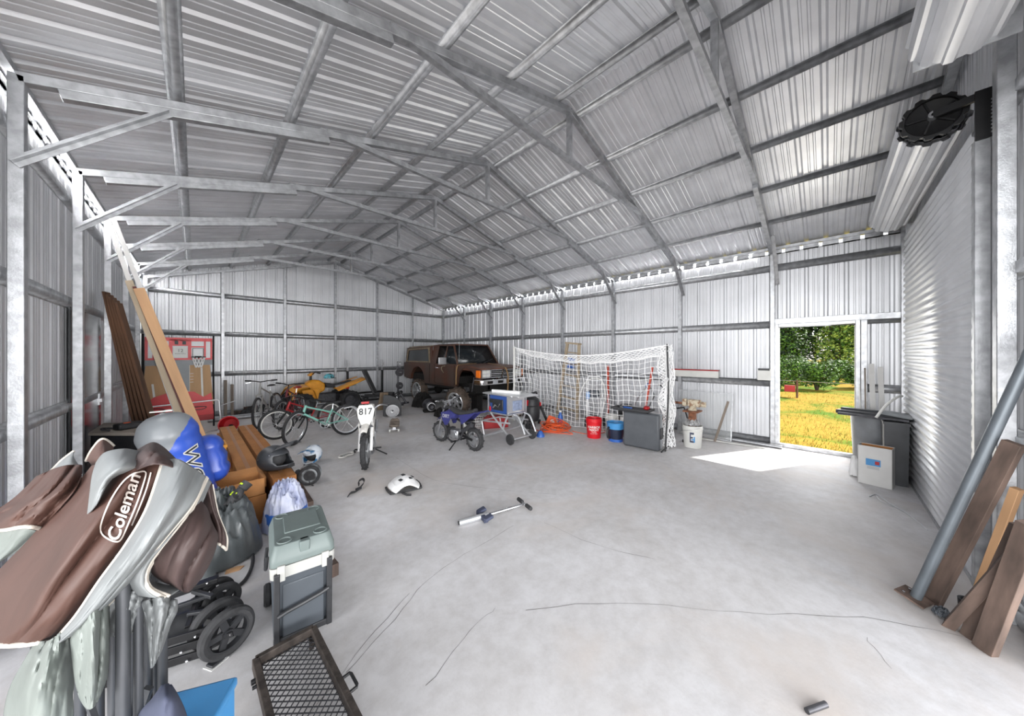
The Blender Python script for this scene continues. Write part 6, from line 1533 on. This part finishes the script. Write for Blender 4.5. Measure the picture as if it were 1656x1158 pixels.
for a in range(4): MB().cyl((.19 * math.cos(a * 1.57 + .8), .19 * math.sin(a * 1.57 + .8), .0), (.19 * math.cos(a * 1.57 + .8), .19 * math.sin(a * 1.57 + .8), .09), .035, 12).build('caster', 'black_rubber', T)
T = thing('circular_saw', 'dark power saw lying in the clutter left of the orange cord', 'power saw', gp(862, 699), R(20))
MB().lathe([(.01, -.01), (.11, -.012), (.11, .012), (.01, .01)], (0, 0, .11), (0, 1, 0), 26).build('blade_guard', 'dark_steel', T)
MB().b2((-.05, .02, .06), (.1, .16, .16)).build('motor', 'black_plastic', T, bevel=.02)
MB().tube([(-.1, .04, .12), (-.18, .05, .2), (-.1, .05, .26), (.02, .05, .2)], .018, 8, smooth=4).build('handle', 'black_plastic', T)
T = thing('orange_box', 'orange and white blade package leaning in the clutter', 'package', gp(893, 690) + V(0, 0, 0), rot=(R(-20), R(0), R(-35)))
MB().prism([(-.13, 0), (.13, 0), (.09, .2), (-.05, .25), (-.13, .12)], -.02, .02).build('body', 'orange', T, bevel=.006)
MB().prism([(-.06, .05), (.06, .05), (.04, .15), (-.03, .15)], -.026, -.02).build('label_patch', 'white_plastic', T, 'white centre patch')
# orange extension cord: one long coiled curve
rnd = random.Random(5); pts = []
for k in range(130):
    a = k * .55; r = .20 + .07 * math.sin(k * .37) + rnd.uniform(-.03, .03)
    pts.append(V(5.33 + r * math.cos(a) * 1.25 + .04 * math.sin(k * .11), 4.04 + r * math.sin(a), .012 + .0013 * k * (1 if rnd.random() < 2 else 1) * (.6 + .4 * math.sin(k * .9)) + .02 * (1 + math.sin(k * 1.3)) * .5))
pts += [V(5.3, 3.6, .012), V(5.2, 3.7, .01), V(5.1, 3.9, .01), V(5.0, 4.2, .01), V(5.1, 4.5, .01)]
tag(MB().tube(pts, .0085, 6, smooth=3).build('extension_cord', 'orange'), 'tangled orange extension cord heaped on the floor', 'cord')
m = MB().tube([gp(925, 697, .008), gp(950, 702, .008), gp(975, 700, .008), gp(978, 697, .008), gp(968, 695, .008)], .006, 6, smooth=6)
tag(m.build('cord', 'orange'), 'thin stray cord looping out in front of the orange heap', 'cord')
T = thing('blue_cone', 'small blue cone on the floor before the clutter', 'cone', gp(874, 706))
MB().lathe([(.08, 0), (.08, .03), (.03, .11), (.001, .12)], (0, 0, 0)).build('body', 'blue_plastic', T)
T = thing('water_bottle', 'blue and clear bottle standing behind the orange cord', 'bottle', (5.74, 4.22, 0))
MB().lathe([(.001, 0), (.05, 0), (.055, .02), (.055, .2), (.03, .26), (.025, .3), (.001, .3)]).build('body', 'blue_plastic', T)
MB().cyl((0, 0, .3), (0, 0, .34), .03, 14).build('lid', 'white_plastic', T)

# ================================================================ BUCKETS AND BLACK CASE
def bucket(name, label, loc, r, h, mm, cat='bucket', rim=True, open_=True):
    T = thing(name, label, cat, loc)
    MB().lathe([(.001, 0), (r * .86, 0), (r * .88, .01), (r, h * .86), (r * 1.06, h * .86), (r * 1.06, h * .90), (r * 1.01, h * .90), (r * 1.02, h), (r * .96, h), (r * .84, .02), (.001, .02)], seg=40).build('body', mm, T)
    for z in (.80, .74): MB().torus((0, 0, h * z), r * 1.0, .005, seg=36, sub=6).build('ridge', mm, T)
    return T
T = bucket('red_bucket', 'red plastic bucket with white lettering beside the blue rimmed bucket', (5.40, 3.18, 0), .145, .37, 'red_plastic')
def curved_text(s, size, R_, z, ang, mm, T, name, off=0):
    vs, fs = text_mesh(s, size, offset=off); m = MB()
    m.add([(math.cos(ang + x / R_) * R_, math.sin(ang + x / R_) * R_, z + y) for x, y, q in vs], fs); return m.build(name, mm, T)
A_ = math.atan2(-3.18, -5.40)
curved_text('HARBOR', .062, .1455, .215, A_, 'white_plastic', T, 'lettering', .001); curved_text('FREIGHT', .05, .1435, .165, A_, 'white_plastic', T, 'lettering', .001); curved_text('TOOLS', .03, .1415, .125, A_, 'white_plastic', T, 'lettering'); curved_text('QUALITY TOOLS', .018, .1395, .095, A_, 'white_plastic', T, 'lettering')
T = thing('blue_rimmed_bucket', 'dark navy bucket with light blue liner between the red bucket and the black case', 'bucket', (5.47, 2.77, 0))
MB().lathe([(.001, 0), (.115, 0), (.12, .03), (.15, .26), (.14, .26), (.10, .02), (.001, .02)], seg=36).build('body', 'navy_plastic' if 'navy_plastic' in MAT else 'helmet_black', T)
MB().lathe([(.152, .23), (.165, .34), (.15, .345), (.138, .24), (.152, .23)], seg=36).build('liner', 'tote_blue', T, 'light blue liner')
MB().tube([(-.14, .06, .26), (-.19, .06, .22), (-.19, .06, .1), (-.13, .06, .06)], .02, 8, smooth=4).build('side_handle', 'black_plastic', T)
MB().lathe([(.118, .0), (.128, .0), (.13, .05), (.12, .05), (.118, 0)], seg=36, caps=False).build('base_ring', 'blue_plastic', T)
T = bucket('white_bucket', 'white bucket standing behind the red one', (5.99, 3.12, 0), .13, .36, 'white_plastic')
T = bucket('white_bucket', 'white bucket hidden behind the blue rimmed bucket, next to the case', (5.98, 2.80, 0), .12, .36, 'white_plastic')
T = thing('black_case', 'large dark grey plastic case standing on edge in front of the net', 'case', (5.38, 2.27, 0), R(3))
MB().b2((-.10, -.33, .01), (-.0, .27, .60)).build('front_half', 'case_grey' if 'case_grey' in MAT else 'cooler_body', T, bevel=.03)
MB().b2((.005, -.33, .01), (.09, .27, .60)).build('rear_half', 'white_grey' if 'white_grey' in MAT else 'grey_panel', T, 'pale grey rear half', bevel=.03)
MB().b2((-.06, -.345, .2), (.06, -.33, .38)).build('handle', 'black_plastic', T, bevel=.006)
T = thing('black_tray', 'black tray of odds and ends lying on top of the dark case', 'tray', (5.38, 2.42, .603), R(3))
m = MB(); tub(m, .26, .62, .05, .92); m.build('body', 'black_plastic', T)
T = thing('red_pouch', 'red cloth pouch on the tray on top of the dark case', 'pouch', (5.38, 2.17, .665)); m = MB().sphere((0, 0, .02), .06, 14, 8, (1.2, .8, .6)); m.build('body', 'red_paint', T)
T = thing('blue_tool', 'small blue tool on the tray on top of the dark case', 'tool', (5.38, 2.50, .62), R(80)); MB().box((0, 0, .02), (.16, .05, .05)).build('body', 'blue_plastic', T, bevel=.01); MB().cyl((.08, 0, .02), (.15, 0, .02), .012, 10).build('tip', 'steel', T)
T = thing('red_gas_can', 'red fuel can squeezed between the blue rimmed bucket and the black case', 'fuel can', (5.60, 2.56, 0)); MB().b2((-.07, -.06, 0), (.07, .06, .28)).build('body', 'red_plastic', T, bevel=.03); MB().cyl((0, 0, .28), (0, 0, .33), .02, 12).build('spout', 'black_plastic', T)
T = thing('patterned_box', 'tall white box with printed side right of the black case', 'box', (5.60, 2.08, 0), R(5)); MB().b2((-.08, -.07, 0), (.08, .07, .42)).build('body', 'white_paint', T, bevel=.003); MB().cyl((-.081, 0, .22), (-.084, 0, .22), .045, 20).build('print', 'grey_panel', T, 'grey round print')
T = thing('orange_pouch', 'orange bag lying on top of the white printed box', 'bag', (5.60, 2.08, .423)); MB().sphere((0, 0, .07), .075, 14, 10, (1, 1, .95)).build('body', 'orange', T)

# ================================================================ VISE IN A WHITE BUCKET, SCREEN, SHELF THINGS
T = bucket('white_bucket', 'white bucket with a dark logo holding the rusty vise post', (6.06, 1.66, 0), .150, .37, 'white_plastic')
A_ = math.atan2(-1.66, -6.06)
m = MB()
def band(m, R_, z0, z1, a0, a1, n=10):
    vs = []
    for k in range(n + 1):
        a = a0 + (a1 - a0) * k / n; vs += [(math.cos(a) * R_, math.sin(a) * R_, z0), (math.cos(a) * R_, math.sin(a) * R_, z1)]
    m.add(vs, [(2 * k, 2 * k + 1, 2 * k + 3, 2 * k + 2) for k in range(n)])
band(m, .1475, .10, .27, A_ - .28, A_ - .16); band(m, .1475, .235, .27, A_ - .28, A_ + .15); band(m, .1475, .17, .195, A_ - .28, A_ + .05); band(m, .1475, .10, .13, A_ - .28, A_ + .2)
m.build('logo', 'navy_cloth', T, 'dark blue block logo'); m = MB(); band(m, .1478, .105, .20, A_ + .12, A_ + .26); band(m, .1478, .14, .16, A_ - .1, A_ + .2); m.build('logo', 'tote_blue', T, 'light blue tick of the logo')
MB().torus((0, 0, .31), .156, .004, (0, .3, 1), 30, 6).build('bail', 'steel', T)
T = thing('bench_vise', 'cream and rusty bench vise on a steel post rising from the white bucket', 'vise', (6.06, 1.66, .30))
MB().b2((-.05, -.05, -.15), (.05, .05, .30)).build('post', 'rust', T)
MB().b2((-.13, -.12, .30), (.13, .12, .325)).build('base_plate', 'rust', T, bevel=.004)
mk('vise_cream', hexc('b9ae98'), .6, var=.15, scale=20, col2=hexc('7d5b42'), contrast=(.36, .5))
m = MB().lathe([(.03, -.02), (.07, 0), (.05, .05), (.06, .08)], (0, 0, .325)); m.build('swivel', 'vise_cream', T)
MB().box((0, -.03, .45), (.11, .20, .12)).build('rear_jaw', 'vise_cream', T, bevel=.02)
MB().box((0, .12, .45), (.10, .07, .13)).build('front_jaw', 'vise_cream', T, bevel=.02)
MB().cyl((0, -.16, .43), (0, .30, .43), .022, 12).build('screw', 'rust', T)
MB().cyl((-.07, .27, .38), (.06, .29, .48), .008, 8).build('handle', 'steel', T)
MB().cyl((0, -.14, .44), (0, -.20, .44), .045, 12).build('collar', 'vise_cream', T)
mk('plastic_bag', hexc('a8a8a8'), .3, var=.3, scale=14)
o = heap(0, 0, .125, .125, .10, 44, crease=.4).build('bag_lump', 'plastic_bag', loc=(6.06, 1.66, .365), angle=60); tag(o, 'crumpled clear plastic sheet stuffed in the white bucket round the vise post', 'plastic sheet')
T = thing('window_pane', 'large framed pane of glass leaning against the right wall', 'glass pane', (6.86, 1.70, 0), rot=(0, R(10), 0))
mk('pane_glass', (.85, .88, .88), .08, 0, var=0, alpha=.13)
MB().b2((-.004, -.44, .02), (.004, .44, .86)).build('glass', 'pane_glass', T)
m = MB()
for a, b in (((-.45, .01), (.45, .01)), ((-.45, .87), (.45, .87)), ((-.45, .01), (-.45, .87)), ((.45, .01), (.45, .87))): m.bar((0, a[0], a[1]), (0, b[0], b[1]), .018, .014)
m.build('frame', 'galvanized_tube', T)
plank('timber_stick', 'pale timber stick leaning in front of the glass pane', (6.66, 1.46, .01), (6.80, 1.28, .74), (1, 0, 0), .035, .035, 'wood_grey', cat='stick')
m = MB().cyl((0, -.5, .012), (0, .5, .012), .012, 8); tag(m.build('conduit', 'white_plastic', loc=(6.72, 1.25, 0), rot=(0, 0, R(4))), 'thin white tube lying on the floor below the glass pane', 'tube')
m = MB().cyl((0, -.5, .03), (0, .3, .03), .03, 12); tag(m.build('drain_pipe', 'galvanized_tube', loc=(6.95, 1.05, 0)), 'grey pipe lying along the foot of the right wall', 'pipe')
T = thing('long_white_box', 'long white box with red lid edge lying on the lower girt', 'box', (7.07, 1.90, 1.135))
MB().b2((-.06, -.42, 0), (.06, .42, .13)).build('body', 'white_plastic', T, bevel=.004); MB().b2((-.065, -.42, .13), (.06, .42, .152)).build('lid', 'red_paint', T, 'red lid edge')
T = thing('switch_box', 'small white patterned box on the girt beside the walk door', 'box', (7.07, .80, 1.135)); MB().b2((-.05, -.09, 0), (.05, .09, .20)).build('body', 'white_plastic', T, bevel=.004); MB().b2((-.052, -.08, .17), (.0, .08, .205)).build('lid', 'black_plastic', T)
m = MB().bar((0, -.3, .008), (0, .3, .008), .04, .016); tag(m.build('dark_bar', 'black_metal', loc=(7.08, 1.22, 1.13)), 'flat dark bar lying on the lower girt between the two boxes', 'bar')

# ================================================================ BINS IN THE RIGHT CORNER
mk('bin_grey', hexc('777a7e'), .5, var=.1); mk('bin_black', hexc('3a3c40'), .45, var=.15)
T = thing('grey_bin', 'silver grey round trash can behind the white cardboard box', 'trash can', (6.65, -.43, 0)); T.scale = (.84, .84, 1)
MB().lathe([(.001, 0), (.21, 0), (.215, .02), (.25, .72), (.265, .73), (.265, .76), (.24, .76), (.20, .03), (.001, .03)], seg=40).build('body', 'bin_grey', T)
T = thing('black_tub', 'tall dark square bin in the corner beside the closed roll-up door', 'bin', (6.21, -.585, 0), R(-1))
m = MB(); tub(m, .42, .20, .76, .92); m.build('body', 'bin_black', T, bevel=.01)
T = thing('plastic_trim_bundle', 'bundle of long dark plastic trim pieces laid across the trash cans', 'trim pieces', (6.10, -.34, .775), R(12))
def tr(y0, z0, x0, x1, w, h): return MB().prism([(x0, z0), (x1, z0), (x1 - .02, z0 + h), (x0 + .05, z0 + h)], y0, y0 + w)
m = MB().bar((.28, .20, .03), (-.10, -.36, .04), .10, .05).bar((.34, .14, .065), (-.02, -.36, .075), .08, .03); m.build('trim_channel', 'bin_black', T, bevel=.006)
MB().bar((.16, .22, .015), (-.16, -.32, .02), .05, .03).build('trim_channel', 'dark_steel', T, bevel=.004)
MB().bar((.06, -.18, .08), (-.14, -.38, .06), .16, .04).build('grey_clip', 'grey_panel', T, 'grey end clip', bevel=.006)
plank('thin_batten', 'whitish batten standing in the grey trash can, left of two wide ones', (6.60, -.45, .15), (6.64, -.42, 1.46), (0, 1, 0), .05, .02, 'card_white', cat='batten')
plank('thin_batten', 'whitish batten standing in the grey trash can, right of two wide ones', (6.60, -.53, .15), (6.62, -.50, 1.42), (0, 1, 0), .05, .02, 'card_white', cat='batten')
plank('thin_rod', 'thin white rod standing in the grey trash can', (6.64, -.33, .1), (6.66, -.31, 1.15), (0, 1, 0), .014, .014, 'white_plastic', cat='rod')
plank('thin_rod', 'thin two-tone rod standing in the grey trash can beside the battens', (6.60, -.37, .1), (6.64, -.36, 1.4), (0, 1, 0), .016, .016, 'wood_grey', cat='rod')
m = MB().tube([V(6.02, -.42, .8), V(6.06, -.50, .95), V(6.2, -.60, 1.05), V(6.35, -.66, 1.06)], .014, 6, smooth=6); tag(m.build('white_tube', 'white_plastic'), 'curved white plastic strip rising from the trim pieces in the corner', 'strip')
T = thing('white_carton', 'white open cardboard carton with a small label standing before the trash cans', 'carton', (5.89, -.41, 0), R(-12))
m = MB().b2((-.09, -.14, 0), (-.085, .14, .47)).b2((.085, -.14, 0), (.09, .14, .47)).b2((-.09, -.14, 0), (.09, -.135, .47)).b2((-.09, .135, 0), (.09, .14, .47)).b2((-.09, -.14, 0), (.09, .14, .005)); m.build('body', 'card_white', T)
m = MB().b2((-.084, -.134, .38), (-.083, .134, .465)).b2((.083, -.134, .3), (.084, .134, .465)); m.build('inner_face', 'card', T, 'brown inside face')
MB().b2((-.092, -.05, .24), (-.09, .07, .32)).build('label_sticker', 'tote_blue', T, 'pale blue label'); MB().b2((-.0925, -.04, .26), (-.0915, -.005, .30)).build('label_picture', 'red_paint', T, 'pink picture on the label')
m = MB(); m.v = []; 
for k in range(3): m.b2((-.0922, -.04, .225 - .012 * k), (-.0905, .06, .229 - .012 * k))
m.build('print_lines', 'grey_panel', T)
o = heap(0, 0, .05, .05, .25, 61, crease=.3).build('plastic_bag', 'white_paint', loc=(6.10, -.24, 0), angle=60); tag(o, 'white plastic bag slumped left of the white carton', 'plastic bag')

# ================================================================ LEANING TIMBER AT THE RIGHT
def beam(label, a, b, w, th, mm='wood_brown', wdir=(1, 0, 0), name='timber_beam', cat='beam'): return plank(name, label, a, b, wdir, w, th, mm, cat=cat)
def at_S(u, v, S): return ps(u, v, S)
fl = gp
A = gp(1478, 972); B = ps(1672, 560, 2.34)
T = thing('steel_pole', 'grey steel pole with a square foot plate leaning toward the front wall', 'pole', A)
d = B - A; d2 = d.normalized()
MB().cyl(d2 * .02, d * 1.05, .026, 16).build('tube', 'pipe_grey' if 'pipe_grey' in MAT else 'pole_grey', T)
M = d2.to_track_quat('Z', 'Y').to_matrix().to_4x4()
m = MB().b2((-.065, -.065, -.006), (.065, .065, .004)); m.xform(M); m.xform(Matrix.Translation((0, 0, .03))); m.build('foot_plate', 'wood_brown', T, 'rusty square foot plate')
m = MB().cyl((-.035, .035, .0), (-.035, .035, .012), .007, 8).cyl((.035, .035, .0), (.035, .035, .012), .007, 8); m.xform(M); m.xform(Matrix.Translation((0, 0, .03))); m.build('bolt', 'chrome', T)
beam('long brown timber beam leaning just behind the grey steel pole', gp(1500, 972) + V(.0, -.02, 0), ps(1640, 716, 2.40), .07, .035, wdir=(.5, .5, .5))
beam('weathered beam at the far right lying lowest across the others', gp(1535, 1012), ps(1690, 840, 2.1), .07, .045, 'wood_brown', wdir=(.5, -.5, 1))
beam('dark timber beam standing steeply at the right edge, nearest the camera', gp(1592, 1052), ps(1668, 850, 2.10), .075, .04, 'wood_brown', wdir=(.5, .5, .3))
beam('thin brown beam between the steep dark beam and the long one', gp(1566, 1030), ps(1650, 850, 2.25), .05, .04, wdir=(.7, .7, 0))
beam('yellowish round tool shaft leaning behind the brown beams', gp(1572, 985), ps(1645, 790, 2.50), .035, .035, 'wood_light', wdir=(.7, .7, 0), name='shovel_shaft', cat='shaft')
T = thing('black_pot', 'small black container on the floor behind the crossed beams', 'container', gp(1560, 1000) + V(.04, -.02, 0)); MB().lathe([(.001, 0), (.035, 0), (.04, .10), (.03, .10), (.028, .01), (.001, .01)]).build('body', 'black_plastic', T)
o = heap(0, 0, .03, .04, .05, 71).build('glove_scrap', 'cooler_body', loc=gp(1524, 998), angle=60); tag(o, 'small grey rag at the foot of the weathered beam', 'rag')
